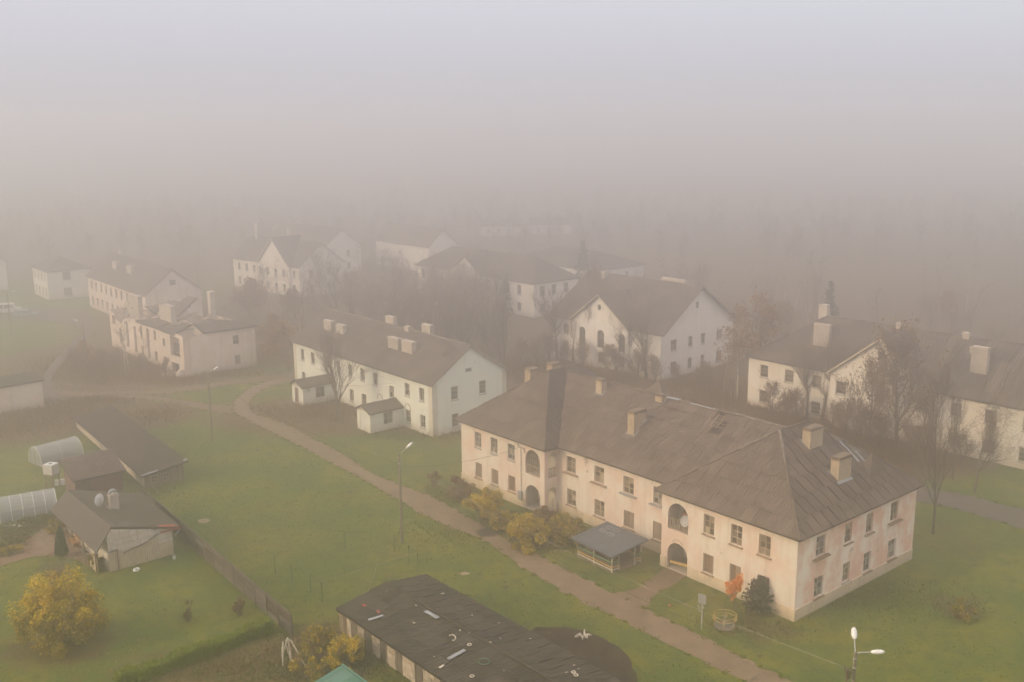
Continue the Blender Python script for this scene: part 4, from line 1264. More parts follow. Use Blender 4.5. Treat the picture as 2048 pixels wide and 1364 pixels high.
for x, y, lb in ((939, 1291, 'small white ring below the bent hose on the shed roof'), (944, 1354, 'white ring beyond the green hoop towards the shed end'), (1147, 1346, 'upper of two white rings near the shed corner'), (1152, 1352, 'lower of two white rings near the shed corner')):
    tag(MB().tube([(.13 * math.cos(k * math.pi / 8), .13 * math.sin(k * math.pi / 8), 0) for k in range(16)], .035, 6, True).build('ring', M_BONE, loc=on_shed(x, y, .07)), lb, 'ring')
hose = [on_shed(x, y, .07) for x, y in ((899, 1273), (905, 1271), (910, 1274), (912, 1279), (908, 1283), (905, 1282))]
tag(MB().tube(hose, .035, 6).build('bent_hose', M_BONE), 'bent white hose end lying on the shed roof', 'hose')
lit = MB()
for k in range(24):
    q = Vector((rnd.uniform(0, 22), rnd.uniform(0, 7), 0))
    z = zr(q.x, q.y) + .05
    s = rnd.uniform(.02, .065)
    a_ = rnd.uniform(0, 6.3)
    e, f_ = Vector((math.cos(a_), math.sin(a_), 0)) * s * rnd.uniform(1, 2.2), Vector((-math.sin(a_), math.cos(a_), 0)) * s * .6
    c_ = Vector((q.x, q.y, z))
    lit.prism([c_ - e - f_, c_ + e - f_, c_ + e + f_, c_ - e + f_], [c_ - e - f_ + Z * .03, c_ + e - f_ + Z * .03, c_ + e + f_ + Z * .03, c_ - e + f_ + Z * .03])
lit.build('roof_litter', M_BONE, rf, kind='stuff')
for i, (x, y) in enumerate(((729, 1211), (757, 1224))):
    q = shed_pt(x, y)
    MB().box(q.x - .22, q.x + .18, q.y - .1, q.y + .1, q.z - .05, q.z + .04).build('brick', M_RED, rf)
q = on_shed(737, 1181, -.05)
d_ = MB().tube([q, q + Vector((.95, .1, 3.0))], [.03, .018], 6)
tag(d_.build('antenna_mast', M_CABLEP), 'thin leaning mast standing at the shed roof corner', 'mast')
# lean-to at its far end
MB().box(-1.3, -.2, .15, 1.6, 0, 1.9).build('lean_to', M_DOOR, sd)
for k in range(7): MB().box(-1.36 + .17 * k, -1.22 + .17 * k, .06, .13, 0, 1.95 + rnd.uniform(-.1, .1)).build('plank', M_WOOD, sd)

# teal roofed shed at the frame's lower edge
ts = thing('teal_roof_shed', 'small shed with a teal corrugated roof beside the long shed', 'shed', (-15.6, 57.0, 0), -.86)
w_ = MB()
wall(w_, (0, 0, 0), X, -Y_, [(0, 1.9), (7, 1.9)])
wall(w_, (0, 4.2, 0), X, Y_, [(0, 2.75), (7, 2.75)])
wall(w_, (0, 0, 0), Y_, -X, [(0, 1.9), (4.2, 2.75)])
wall(w_, (7, 0, 0), Y_, X, [(0, 1.9), (4.2, 2.75)])
ts.location = G(684.7, 1330.5, 2.9) - Vector((math.cos(-.86) * -.4 - math.sin(-.86) * 4.5, math.sin(-.86) * -.4 + math.cos(-.86) * 4.5, 2.9))
w_.build('wall', M_WOOD, ts)
q1 = [(-.4, -.4, 1.85), (7.4, -.4, 1.85), (7.4, 4.5, 2.85), (-.4, 4.5, 2.85)]
rf = roof_slab('roof', [q1], M_SLAB, ts, .1)
sheets(rf, q1, M_TEAL, row=5.4, wid=1.1, pitch=.16, amp=.025, seed=5, jit=.004, gap=.012)
MB().bar((-.45, 4.5, 2.95), (7.4, 4.5, 2.95), .16, .05).build('ridge_cap', M_TEAL, rf)

# ------------------------------------------------------------------ garden cottage, cabin, sheds
ct = thing('block_cottage', 'pale block cottage with dark uneven roof and beige corrugated cladding', 'cottage', (-33.73, 78.58, 0), TH)
CL = 11.6
tops_c = lambda u: 3.60 - (u - .4) * .243 if u > .4 else 3.08 + u * 1.0
block_wall(ct, (0, 0, 0), Y_, X, .42, 5.5, 0, tops_c, M_BLOCKC, .68, .52, seed=4, gap=.035)
block_wall(ct, (0, 0, 0), Y_, X, 0, .415, 0, tops_c, M_BLOCKC, .68, .52, seed=14, gap=.035)
w_ = MB()
ho = [(-.0, .0, 0, 0)]
wall(w_, (-CL, 0, 0), X, -Y_, [(0, 3.05), (CL, 3.05)], [(1.3, 2.3, .05, 2.05), (4.2, 5.2, 1.0, 2.2)], .25)
wall(w_, (-CL, 5.5, 0), X, Y_, [(0, 2.3), (CL, 2.3)])
wall(w_, (-CL, 0, 0), Y_, -X, [(0, 3.0), (5.5, 2.3)])
w_.build('wall', M_CREAM, ct)
window(ct, (-CL, 0, 0), X, -Y_, (4.2, 5.2, 1.0, 2.2), 'plain', (.06, .08, M_SILL))
MB().box(-CL + 1.32, -CL + 2.28, .08, .12, .05, 2.03).build('door', M_DOOR, ct)
r1 = [(-12.1, -1.0, 2.15), (.35, -1.0, 2.15), (-.25, .52, 3.8), (-11.75, .52, 3.8)]
r2 = [(.35, 6.05, 2.45), (-9.9, 6.5, 2.45), (-11.75, .52, 3.8), (-.25, .52, 3.8)]
rs = roof_slab('roof', [r1, r2], M_FELT, ct, .14)
rows_, n_ = MB(), Vector((0, 0, 0))
for i in range(5):        # felt strips on the garden slope
    t0, t1 = i / 5, (i + 1) / 5
    P_ = [Vector(k) for k in r1]
    lo0, lo1 = P_[0].lerp(P_[3], t0), P_[1].lerp(P_[2], t0)
    hi0, hi1 = P_[0].lerp(P_[3], t1), P_[1].lerp(P_[2], t1)
    MB().poly([lo0 + Z * .05, lo1 + Z * .05, hi1 + Z * .02, hi0 + Z * .02]).build('felt_strip', M_FELT, rs)
sheets(rs, r2, M_MOSSFELT, row=1.6, wid=1.1, pitch=.5, amp=.012, seed=8, jit=.02)
MB().poly([(.42, 4.3, 2.98), (.42, 6.1, 2.53), (-.1, 6.1, 2.55), (-.1, 4.3, 3.0)]).box(.36, .44, 4.3, 6.1, 2.35, 2.5).build('red_verge', M_RED, rs)
MB().tube([(.2, 6.0, 2.4), (.2, 6.15, 2.2), (.2, 5.75, 1.9), (.2, 5.62, 1.7)], .06, 6).build('downpipe', M_METAL, ct)
chimney(rs, -5.9, -5.25, 2.2, 2.95, 2.4, 4.7, M_CHIM, cap=M_CHIM, flash=lambda x, y: 3.8 - (y - .52) * .243 + .09)
MB().tube([(-5.57, 2.58 + .3 * math.cos(k), 4.7 + .32 * math.sin(k)) for k in [math.pi * j / 8 for j in range(9)]], .14, 6).build('chimney_cowl', M_METAL, rs)
cl_ = MB()                 # corrugated cladding over the lower gable: bent strip
n_c = 58
prof = []
for i in range(n_c + 1):
    y = .05 + 5.4 * i / n_c
    prof.append((y, .05 + (.06 if i % 2 else 0)))
def clad_top(y): return 1.75 if y < 1.1 else (1.35 + (y - 1.1) * .2 if y < 3.0 else min(2.25, 1.73 + (y - 3) * .42) if y < 4.2 else 1.35)
for (y0, d0), (y1, d1) in zip(prof, prof[1:]):
    cl_.poly([(d0, y0, .02), (d1, y1, .02), (d1, y1, clad_top(y1)), (d0, y0, clad_top(y0))])
cl_.build('cladding', M_CLAD, ct)
MB().bar((.16, 1.2, 1.42), (.16, 3.0, 1.75), .05, .07).bar((.16, 3.0, 1.75), (.16, 4.25, 2.28), .05, .07).bar((.16, .05, 1.78), (.16, .75, 1.85), .05, .09).bar((.16, .72, .05), (.16, .68, 1.8), .06, .08, X).build('batten', M_DOOR, ct)
MB().bar((-.3, -.95, 0), (-.3, -.95, 2.05), .1, .1, X).bar((-3.2, -.95, 0), (-3.2, -.95, 2.05), .1, .1, X).build('porch_post', M_WOOD, ct)
cl2 = MB()
for i in range(14):
    x = -.05 - i * .14
    cl2.poly([(x, -.9 + (.04 if i % 2 else 0), .02), (x - .14, -.9 + (0 if i % 2 else .04), .02), (x - .14, -.9 + (0 if i % 2 else .04), 1.35), (x, -.9 + (.04 if i % 2 else 0), 1.35)])
cl2.build('side_cladding', M_CLAD, ct)


def local(fr_loc, th, x, y, z=0):
    c_, s_ = math.cos(th), math.sin(th)
    return Vector((fr_loc[0] + x * c_ - y * s_, fr_loc[1] + x * s_ + y * c_, z))


CT = (-33.73, 78.58)
di = thing('satellite_dish', 'white satellite dish on a mast above the dark cottage roof', 'dish', local(CT, TH, -5.9, 1.55, 3.5), TH + math.pi + .35)
dm = MB()
for i in range(4):
    r0, r1_ = .5 * i / 4, .5 * (i + 1) / 4
    for k in range(20):
        a0, a1_ = 2 * math.pi * k / 20, 2 * math.pi * (k + 1) / 20
        f_ = lambda r, a: (.45 * r * r + .0, r * math.cos(a), r * 1.15 * math.sin(a) + .75)
        dm.poly([f_(r0, a0), f_(r1_, a0), f_(r1_, a1_), f_(r0, a1_)] if i else [f_(0, 0), f_(r1_, a0), f_(r1_, a1_)])
dm.build('reflector', M_WHITEP, di, smooth=True)
MB().tube([(-.03, 0, 0), (-.03, 0, 1.0)], .03, 6).build('mast', M_STEEL, di)
MB().tube([(0, 0, .3), (.5, 0, .45), (.52, 0, .62)], .018, 5).box(.46, .58, -.04, .04, .58, .7).build('feed_arm', M_BONE, di)
bn = thing('garden_bench', 'varnished orange wooden bench against the cottage wall', 'bench', local(CT, TH, -7.6, -.45), TH)
for k in range(3): MB().box(-.75, .75, -.28 + k * .17, -.13 + k * .17, .42, .46).build('seat_slat', M_ORANGEW, bn)
for k in range(2): MB().box(-.75, .75, .25, .29, .55 + k * .2, .71 + k * .2).build('back_slat', M_ORANGEW, bn)
for x in (-.7, .64):
    for y in (-.26, .2): MB().box(x, x + .06, y, y + .06, 0, .42).build('leg', M_ORANGEW, bn)
tag(MB().lathe([(.0, 0), (.16, .0), (.2, .2), (.17, .2), (.14, .05), (0, .05)], 12).build('bowl', M_YELP, loc=local(CT, TH, -8.25, -.4, .46)), 'yellow bowl standing on the orange bench', 'bowl')
tag(MB().lathe([(0, 0), (.15, 0), (.17, .06), (.2, .55), (.12, .6), (.1, .8), (0, .82)], 10).build('gas_canister', M_METAL, loc=local(CT, TH, -5.3, -.35)), 'grey milk churn standing at the cottage wall', 'churn')
tag(MB().tube([(.2 * math.cos(k * math.pi / 9), .26 * math.sin(k * math.pi / 9), .09) for k in range(18)], .085, 8, True).build('toilet_seat', M_WHITEP, loc=G(273, 1141)), 'white plastic ring lying on grass by the cladding', 'ring')
bk = thing('bucket', 'pale green bucket on grass at the cottage corner', 'bucket', G(349, 1118), 0)
MB().lathe([(0, 0), (.13, 0), (.17, .36), (.155, .36), (.12, .03), (0, .03)], 12).build('pail', M_WHITEP, bk)
MB().tube([(.165 * math.cos(k), .02, .34 + .14 * math.sin(k)) for k in [math.pi * j / 8 for j in range(9)]], .01, 4).build('handle', M_GRNP, bk)

# red cabin with tiled roof
CB = G(219, 898.5, 3.45)
cb = thing('red_cabin', 'dark red wooden cabin under a brown ribbed tile roof', 'cabin', (0, 0, 0), TH)
dirv = Vector((-math.sin(TH), math.cos(TH), 0))
diru = Vector((math.cos(TH), math.sin(TH), 0))
cb.location = Vector((CB.x, CB.y, 0)) - dirv * 4.8 + diru * .35
w_ = MB()
wall(w_, (0, 0, 0), Y_, -X, [(0, 3.25), (4.6, 3.25)])
wall(w_, (3.4, 0, 0), Y_, X, [(0, 2.25), (4.6, 2.25)], [(.6, 1.5, .1, 2.0)], .1)
wall(w_, (0, 0, 0), X, -Y_, [(0, 3.25), (3.4, 2.25)])
wall(w_, (0, 4.6, 0), X, Y_, [(0, 3.25), (3.4, 2.25)])
wc = w_.build('wall', M_REDW, cb)
for k in range(10):
    MB().box(3.402, 3.43, 0, .6, .05 + k * .22, .25 + k * .22).build('board', M_REDW, wc)
    MB().box(3.402, 3.43, 1.5, 4.6, .05 + k * .22, .25 + k * .22).build('board', M_REDW, wc)
MB().box(3.3, 3.34, .6, 1.5, .1, 2.0).build('door', M_DOOR, cb)
cr1 = [(3.75, -.3, 2.2), (3.75, 4.95, 2.2), (-.35, 4.95, 3.45), (-.35, -.3, 3.45)]
rf = roof_slab('roof', [cr1], M_SLAB, cb, .12)
sheets(rf, cr1, M_TILE, row=.36, wid=1.1, pitch=.22, amp=.045, seed=5, jit=.003, lift=.02, stag=False)
MB().tube([(2.0 + .33 * math.cos(k * math.pi / 10), 3.0 + .3 * math.sin(k * math.pi / 10), 2.86 - .3 * (.33 * math.cos(k * math.pi / 10))) for k in range(20)], .03, 5, True).build('hose_ring', M_CABLEP, rf)
# low long shed
s2 = thing('low_shed', 'low brown shed with a sagging mossy flat roof behind the cabin', 'shed', (-54.0, 120.3, 0), -.93)
w_ = MB()
wall(w_, (0, 0, 0), X, -Y_, [(0, 1.25), (26.9, 1.35)])
wall(w_, (0, 4.1, 0), X, Y_, [(0, 1.9), (26.9, 2.0)])
wall(w_, (0, 0, 0), Y_, -X, [(0, 1.25), (4.1, 1.9)])
w_.build('wall', M_BLOCK, s2)
g_ = MB()
wall(g_, (26.9, 0, 0), Y_, X, [(0, 1.35), (4.1, 2.0)], [(.7, 1.3, .35, 1.15), (1.9, 2.5, .35, 1.2)], .1)
ge = g_.build('wall', M_DOOR, s2)
for k in range(16): MB().box(26.905, 26.935, .03 + k * .255, .26 + k * .255, .02, (1.35 + .16 * (k + .5) * .255 if not (.6 < k * .255 < 1.2 or 1.7 < k * .255 < 2.4) else .33)).build('plank', M_WOOD, ge)
for a, c in ((.7, 1.3), (1.9, 2.5)): window(s2, (26.94, 0, 0), Y_, X, (a, c, .35, 1.15), 'plain', None, back=.02)
q1 = [(-.4, -.4, 1.27), (27.4, -.4, 1.4), (27.4, 4.5, 2.08), (-.4, 4.5, 1.95)]
rf = roof_slab('roof', [q1], M_SLAB, s2, .1)
sheets(rf, q1, M_SHEDROOF2, row=1.7, wid=1.15, pitch=.24, amp=.03, seed=9, jit=.04)
MB().bar((27.3, -.4, 1.5), (27.3, 1.3, 1.75), .3, .03).bar((27.2, 4.1, 2.16), (26.7, 4.5, 2.18), .3, .03).build('metal_strip', M_METAL, rf)
for k, (x, y) in enumerate(((24, .2), (20, 3.2), (15, 2.0), (12, 3.6))): MB().bar((x, y, 1.45 + y * .15), (x + 1.6, y + .3, 1.5 + y * .15), .1, .04).build('lath', M_WOOD, rf)
# block shed at the lane
bs = thing('block_shed', 'tan rendered shed with a low dark roof by the lane', 'shed', (0, 0, 0), -.87)
p1, p0 = G(82, 811), G(13, 827)
bs.location = p0 - dirv * 3.0
bs.rotation_euler = (0, 0, -.87)
w_ = MB()
ln = (p1 - p0).xy.length + 3.0
wall(w_, (0, 0, 0), Y_, X, [(0, 3.6), (ln, 3.7)])
wall(w_, (-4, 0, 0), Y_, -X, [(0, 3.9), (ln, 4.0)])
wall(w_, (-4, 0, 0), X, -Y_, [(0, 3.9), (4, 3.6)])
wall(w_, (-4, ln, 0), X, Y_, [(0, 4.0), (4, 3.7)])
w_.build('wall', M_RUIN, bs)
q1 = [(.25, -.3, 3.62), (.25, ln + .3, 3.74), (-4.3, ln + .3, 4.08), (-4.3, -.3, 3.96)]
rf = roof_slab('roof', [q1], M_SLAB, bs, .15)
sheets(rf, q1, M_SHEDROOF2, row=1.6, wid=1.1, pitch=.3, seed=4)


# greenhouses
def greenhouse(name, label, p0, p1, wd, ht, nh, panel_div=2):
    p0, p1 = Vector(p0), Vector(p1)
    ln = (p1 - p0).xy.length
    g = thing(name, label, 'greenhouse', p0, math.atan2(p1.y - p0.y, p1.x - p0.x))
    arc = [(-math.cos(a) * wd / 2, ht * math.sin(a) ** .85) for a in [math.pi * i / 14 for i in range(15)]]
    for i in range(nh):
        x = ln * i / (nh - 1)
        MB().tube([(x, y, z) for y, z in arc], .035, 5).build('hoop', M_WHITEP, g)
    for i in range(nh - 1):
        x0, x1 = ln * i / (nh - 1) + .01, ln * (i + 1) / (nh - 1) - .01
        for s, e in ((0, 5), (5, 9), (9, 14)):
            mb = MB()
            for (ya, za), (yb, zb) in zip(arc[s:e], arc[s + 1:e + 1]): mb.poly([(x0, ya, za + .01), (x1, ya, za + .01), (x1, yb, zb + .01), (x0, yb, zb + .01)])
            mb.build('panel', M_POLY, g)
    for x in (0, ln):
        MB().poly([(x, y, z) for y, z in arc]).build('end_panel', M_POLY, g)
        MB().tube([(x, -.45, 0), (x, -.45, 1.8), (x, .45, 1.8), (x, .45, 0)], .025, 5).build('door_frame', M_WHITEP, g)
    MB().box(.3, ln - .3, -wd / 2 + .25, -.35, 0, .22).box(.3, ln - .3, .35, wd / 2 - .25, 0, .22).build('plant_bed', M_BED, g)
    return g


greenhouse('arched_greenhouse', 'small arched greenhouse with three white hoops on the grass', G(70, 935) + Vector((-.35, .9, 0)), G(150, 912) + Vector((-.1, .8, 0)), 2.9, 2.05, 3)
greenhouse('long_greenhouse', 'long rounded polycarbonate tunnel beside the vegetable beds', G(-120, 1060), G(112, 1018), 3.0, 2.1, 11)

# water tank on a timber stand
wt = thing('water_tank', 'white caged water tank raised on a timber stand', 'tank', G(106, 976), TH + .55)
MB().box(-.55, .55, -.5, .5, 1.62, 2.62).build('container', M_WHITEP, wt)
cg = MB()
for k in range(6):
    z = 1.62 + k * .2
    cg.tube([(-.57, -.52, z), (.57, -.52, z), (.57, .52, z), (-.57, .52, z)], .014, 4, True)
for k in range(6):
    x = -.57 + k * .228
    for y in (-.52, .52): cg.tube([(x, y, 1.6), (x, y, 2.62)], .014, 4)
    cg.tube([(.57 if k % 2 else -.57, x * .9, 1.6), (.57 if k % 2 else -.57, x * .9, 2.62)], .014, 4)
cg.build('cage', M_BONE, wt)
MB().lathe([(.0, 2.62), (.16, 2.62), (.15, 2.7), (0, 2.71)], 12).build('lid', M_GRNP, wt)
for x in (-.5, .5):
    for y in (-.45, .45): MB().box(x - .06, x + .06, y - .06, y + .06, 0, 1.5).build('leg', M_WOOD, wt)
MB().box(-.65, .65, -.6, .6, 1.5, 1.6).bar((-.5, -.47, .2), (.5, -.47, 1.4), .04, .09).build('platform', M_WOOD, wt)
tag(MB().box(-.5, .5, -.35, .35, 0, .02).prism([(-.5, -.3, .02), (.5, -.3, .02), (.5, .3, .02), (-.5, .3, .02)], [(-.45, -.1, .5), (.45, -.1, .55), (.45, 0, .6), (-.45, 0, .55)]).build('folded_sheet', M_WHITEP, loc=wt.location + Vector((.25, 1.1, 0)), rz=.3), 'white folded plastic sheet lying behind the tank', 'sheet')

# fence along the garden
fA, fB = G(283, 1008), G(584, 1274)
fdir = (fB - fA).normalized()
flen = (fB - fA).length
fe = thing('board_fence', 'dark brown garden fence of horizontal boards between posts', 'fence', fA, math.atan2(fdir.y, fdir.x))
npan = int(round(flen / 2.05))
pl_w = flen / npan
post = MB().box(-.06, .06, -.06, .06, 0, 1.78).mesh('post', M_FENCE)
slm = MB().box(.07, pl_w - .07, -.014, .014, 0, .165).mesh('board', M_FENCE)
for i in range(npan + 1): obj('post', post, fe, (i * pl_w, 0, 0), rnd.uniform(-.03, .03))
for i in range(npan):
    for k in range(9): obj('board', slm, fe, (i * pl_w, rnd.uniform(-.012, .012), .06 + k * .188 + rnd.uniform(-.006, .006)), rnd.uniform(-.004, .004))
MB().bar((0, 0, 1.81), (flen, 0, 1.81), .12, .03).build('top_rail', M_FENCE, fe)

# hedge, beds, garden paths
def leaf_quads(C, size, rng, up=.0):
    n = len(C)
    a = rng.normal(size=(n, 3))
    a /= np.linalg.norm(a, axis=1, keepdims=True)
    b = rng.normal(size=(n, 3))
    b[:, 2] *= (1 - up)
    b -= a * (a * b).sum(1, keepdims=True)
    b /= np.linalg.norm(b, axis=1, keepdims=True)
    s = (size * rng.uniform(.6, 1.4, n))[:, None]
    V = np.stack([C - a * s - b * s * .55, C + a * s - b * s * .55, C + a * s + b * s * .55, C - a * s + b * s * .55], 1).reshape(-1, 3)
    return V, np.arange(n * 4).reshape(n, 4)


hA, hB = G(543, 1262), G(232, 1376)
hl_ = (hB - hA).length
he = thing('clipped_hedge', 'low clipped yellow-green hedge along the lawn edge', 'hedge', hA, math.atan2((hB - hA).y, (hB - hA).x))
n = 15000
t_ = nrng.uniform(0, hl_, n)
q = nrng.uniform(-1, 1, (n, 2))
hh = .95 + .12 * np.sin(t_ * 1.3) + .08 * np.sin(t_ * 3.7)
C = np.stack([t_, q[:, 0] * .48 * (1 + .12 * np.sin(t_ * 2.1)), (q[:, 1] * .5 + .5) * hh], 1)
obj('foliage', np_mesh('foliage', *leaf_quads(C, .075, nrng), M_HEDGE), he)
st = MB()
for k in range(30): st.tube([(k * hl_ / 30, 0, 0), (k * hl_ / 30 + rnd.uniform(-.1, .1), rnd.uniform(-.2, .2), .7)], .02, 4)
st.build('stem', M_BARK, he)

gp = tag(MB().prism([G(x, y, .001) for x, y in ((20, 1098), (78, 1064), (112, 1034), (136, 1040), (150, 1064), (205, 1120), (190, 1138), (150, 1118), (112, 1112), (70, 1112), (0, 1132), (0, 1118))],
                    [G(x, y, .03) for x, y in ((20, 1098), (78, 1064), (112, 1034), (136, 1040), (150, 1064), (205, 1120), (190, 1138), (150, 1118), (112, 1112), (70, 1112), (0, 1132), (0, 1118))]).build('garden_path', M_PAVER), 'brown paved garden path in front of the cottage', kind='structure')
lim = [G(x, y) for x, y in ((78, 1064), (112, 1034), (136, 1040), (150, 1064), (205, 1120), (150, 1118), (60, 1106))]
c0 = sum(lim, Vector()) / len(lim)
lim2 = [((p - c0).x, (p - c0).y) for p in lim]
if area2(lim2) < 0: lim2 = lim2[::-1]
pv = MB().box(-.21, .21, -.105, .105, 0, .035).mesh('paver', M_PAVER)
cnt = 0
for i in range(-14, 15):
    for j in range(-26, 27):
        u, v = i * .45 + (.22 if j % 2 else 0), j * .235
        x, y = u * math.cos(.7) - v * math.sin(.7), u * math.sin(.7) + v * math.cos(.7)
        if abs(area2(clip([(x - .05, y - .05), (x + .05, y - .05), (x + .05, y + .05), (x - .05, y + .05)], lim2) or [(0, 0)] * 3)) > .0095 and cnt < 290:
            o = obj('paver', pv, gp, (c0.x + x, c0.y + y, .02 + rnd.uniform(-.006, .006)), .7 + rnd.uniform(-.03, .03))
            cnt += 1
for i, (x0, y0, x1, y1, lb) in enumerate(((-60, 1097, 62, 1072, 'raised vegetable bed nearest the tunnel greenhouse'), (-60, 1110, 52, 1086, 'raised bed between two other vegetable beds'), (-60, 1123, 46, 1101, 'raised bed with yellow flowers beside the paved path'))):
    a_, b_ = G(x0, y0), G(x1, y1)
    d = (b_ - a_)
    bd = thing('raised_bed', lb, 'garden bed', a_, math.atan2(d.y, d.x))
    ln = d.length
    MB().box(0, ln, -.62, -.56, 0, .3).build('board', M_SILL, bd)
    MB().box(0, ln, .46, .52, 0, .3).build('board', M_SILL, bd)
    MB().box(ln - .06, ln, -.56, .46, 0, .3).build('board', M_SILL, bd)
    MB().box(.0, ln - .06, -.56, .46, 0, .24).build('soil', M_BED, bd)
    n = 900
    C = np.stack([nrng.uniform(0, ln, n), nrng.uniform(-.5, .4, n), .25 + nrng.uniform(0, .35, n) ** 1.3], 1)
    obj('plants', np_mesh('plants', *leaf_quads(C, .09, nrng), M_WEEDG if i < 2 else M_OLIVE), bd, kind='stuff')
n = 2600
a_, b_ = G(-20, 1072), G(112, 1040)
C = np.array(a_)[None] + (np.array(b_ - a_))[None] * nrng.uniform(0, 1, (n, 1)) + np.stack([nrng.normal(0, .8, n), nrng.normal(0, .9, n), nrng.uniform(0, .4, n)], 1)
tag(obj('strawberry_plants', np_mesh('plants', *leaf_quads(C, .1, nrng), M_WEEDG)), 'low green garden plants growing along the tunnel', 'plants', kind='stuff')
C = np.array([tuple(G(x, y, .45)) for x, y in zip(nrng.uniform(5, 48, 26), nrng.uniform(1047, 1055, 26))])
tag(obj('white_flowers', np_mesh('flowers', *leaf_quads(C, .07, nrng), M_WHITEP)), 'white flowers beside the tunnel greenhouse', 'flowers', kind='stuff')


# ------------------------------------------------------------------ street lamps and cables
def lamp(loc, hgt, arms, label, group=None, rake=(0, 0)):
    """concrete pole with one or two arms; arms = [(direction angle, reach, rise)]"""
    t = thing('street_lamp', label, 'street lamp', loc, 0, group)
    MB().tube([(0, 0, 0), (0, 0, hgt * .5), (0, 0, hgt)], [.14, .115, .09], 8).build('pole', M_CONC, t)
    for a, reach, rise in arms:
        d = Vector((math.cos(a), math.sin(a), 0))
        b0, b1 = Vector((0, 0, hgt - .5)) + d * .09, d * reach + Vector((0, 0, hgt + rise))
        MB().tube([b0, d * .12 + Vector((0, 0, hgt + .02)), b1], .03, 6).build('arm', M_STEEL, t)
        hd = MB()
        ax = (b1 - d * .12 - Vector((0, 0, hgt))).normalized()
        n = 8
        sec = [(0, .05, .05), (.08, .12, .09), (.3, .17, .12), (.55, .16, .11), (.68, .1, .07), (.73, .02, .02)]
        sd_ = d.cross(Z).normalized()
        upv = sd_.cross(ax)
        i0 = 0
        for s, wv, hv in sec:
            for k in range(n):
                q = 2 * math.pi * k / n
                hd.v.append(tuple(b1 + ax * (s - .03) + sd_ * wv * math.cos(q) + upv * hv * math.sin(q)))
        for s in range(len(sec) - 1):
            for k in range(n): hd.f.append((s * n + k, s * n + (k + 1) % n, s * n + n + (k + 1) % n, s * n + n + k))
        hd.f.append(tuple(range(n - 1, -1, -1)))
        hd.f.append(tuple(range((len(sec) - 1) * n, len(sec) * n)))
        hd.build('lamp_head', M_LAMP, t, smooth=True)
    MB().tube([(0, 0, hgt - .35), (0, 0, hgt - .3)], .12, 8).tube([(0, 0, hgt - .9), (0, 0, hgt - .84)], .12, 8).build('band', M_STEEL, t)
    return t


b1_ = G(804, 1085)
h1 = height_at(b1_, 908)
lamp(b1_, h1, [(.45, .7, .45)], 'street lamp on a concrete pole beside the path opposite the yellow bushes')
b2_ = G(425, 882)
h2 = height_at(b2_, 747)
lamp(b2_, h2, [(.45, .7, .35)], 'street lamp on a concrete pole near the path fork')
b3_ = Vector((18.45, 49.9, 0))
l3 = lamp(b3_, 8.2, [(1.35, .75, .42), (-.05, .85, .05)], 'concrete pole carrying two white lamp heads')
ins = MB().tube([(-.5, .1, 7.2), (.1, 0, 7.35)], .03, 5).bar((-.5, .1, 7.1), (-.5, .1, 7.4), .06, .06, X).bar((.0, 0, 7.3), (-1.6, -1.2, 5.6), .05, .05).bar((-.45, -.3, 6.9), (-.45, -.3, 7.4), .28, .2, X)
ins.build('bracket', M_DOOR, l3)
b4_ = Vector((*G(165, 645, 8).xy, 0))
lamp(b4_, 8, [(2.8, .9, .2)], 'street lamp beside the lane bend')
b5_ = Vector((*G(14, 586, 8).xy, 0))
lamp(b5_, 8, [(.2, .8, .2)], 'street lamp by the parked cars')
for x, y, lb in ((862, 612, 'street lamp among the grove behind the mint house'), (394, 512, 'dim street lamp far behind the ruined house')):
    lamp(Vector((*G(x, y, 8).xy, 0)), 8, [(.4, .6, .2)], lb)
b6_ = G(1693, 1000)


def cable(p, q, sag, label, r=.013, mat=None):
    p, q = Vector(p), Vector(q)
    pts = [p.lerp(q, i / 24) - Z * (sag * 4 * (i / 24) * (1 - i / 24)) for i in range(25)]
    return tag(MB().tube(pts, r, 4).build('overhead_cable', mat or M_CABLE), label, 'cable')


t1, t2, t3 = b1_ + Z * (h1 - .5), b2_ + Z * (h2 - .5), b3_ + Z * 7.3
cable(t1, t3 + Vector((-.5, .1, 0)), 1.0, 'upper overhead cable between the path lamp and the double lamp', mat=M_CABLEP)
cable(t1 - Z * 1.0, t3 - Z * .9, 1.2, 'lower overhead cable between the path lamp and the double lamp')
cable(t1 - Z * .4, t2 - Z * .2, .9, 'overhead cable between the two lamps along the path')
hp = lambda x, y, z: local((-5.3, 100.1), TH, x, y, z)
cable(t1 - Z * .7, hp(9.5, -.12, 6.05), .5, 'service cable from the path lamp to the pink house bracket')
gp_ = lambda x, y, z: local((-31.2, 141.17), TH, x, y, z)
cable(t2 - Z * .3, gp_(26.3, -.06, 5.3), .6, 'service cable from the fork lamp to the mint house')
cable(gp_(26.3, -.06, 5.5), gp_(12.5, -.1, 6.3), .35, 'cable strung along the mint house front', mat=M_CABLEP)

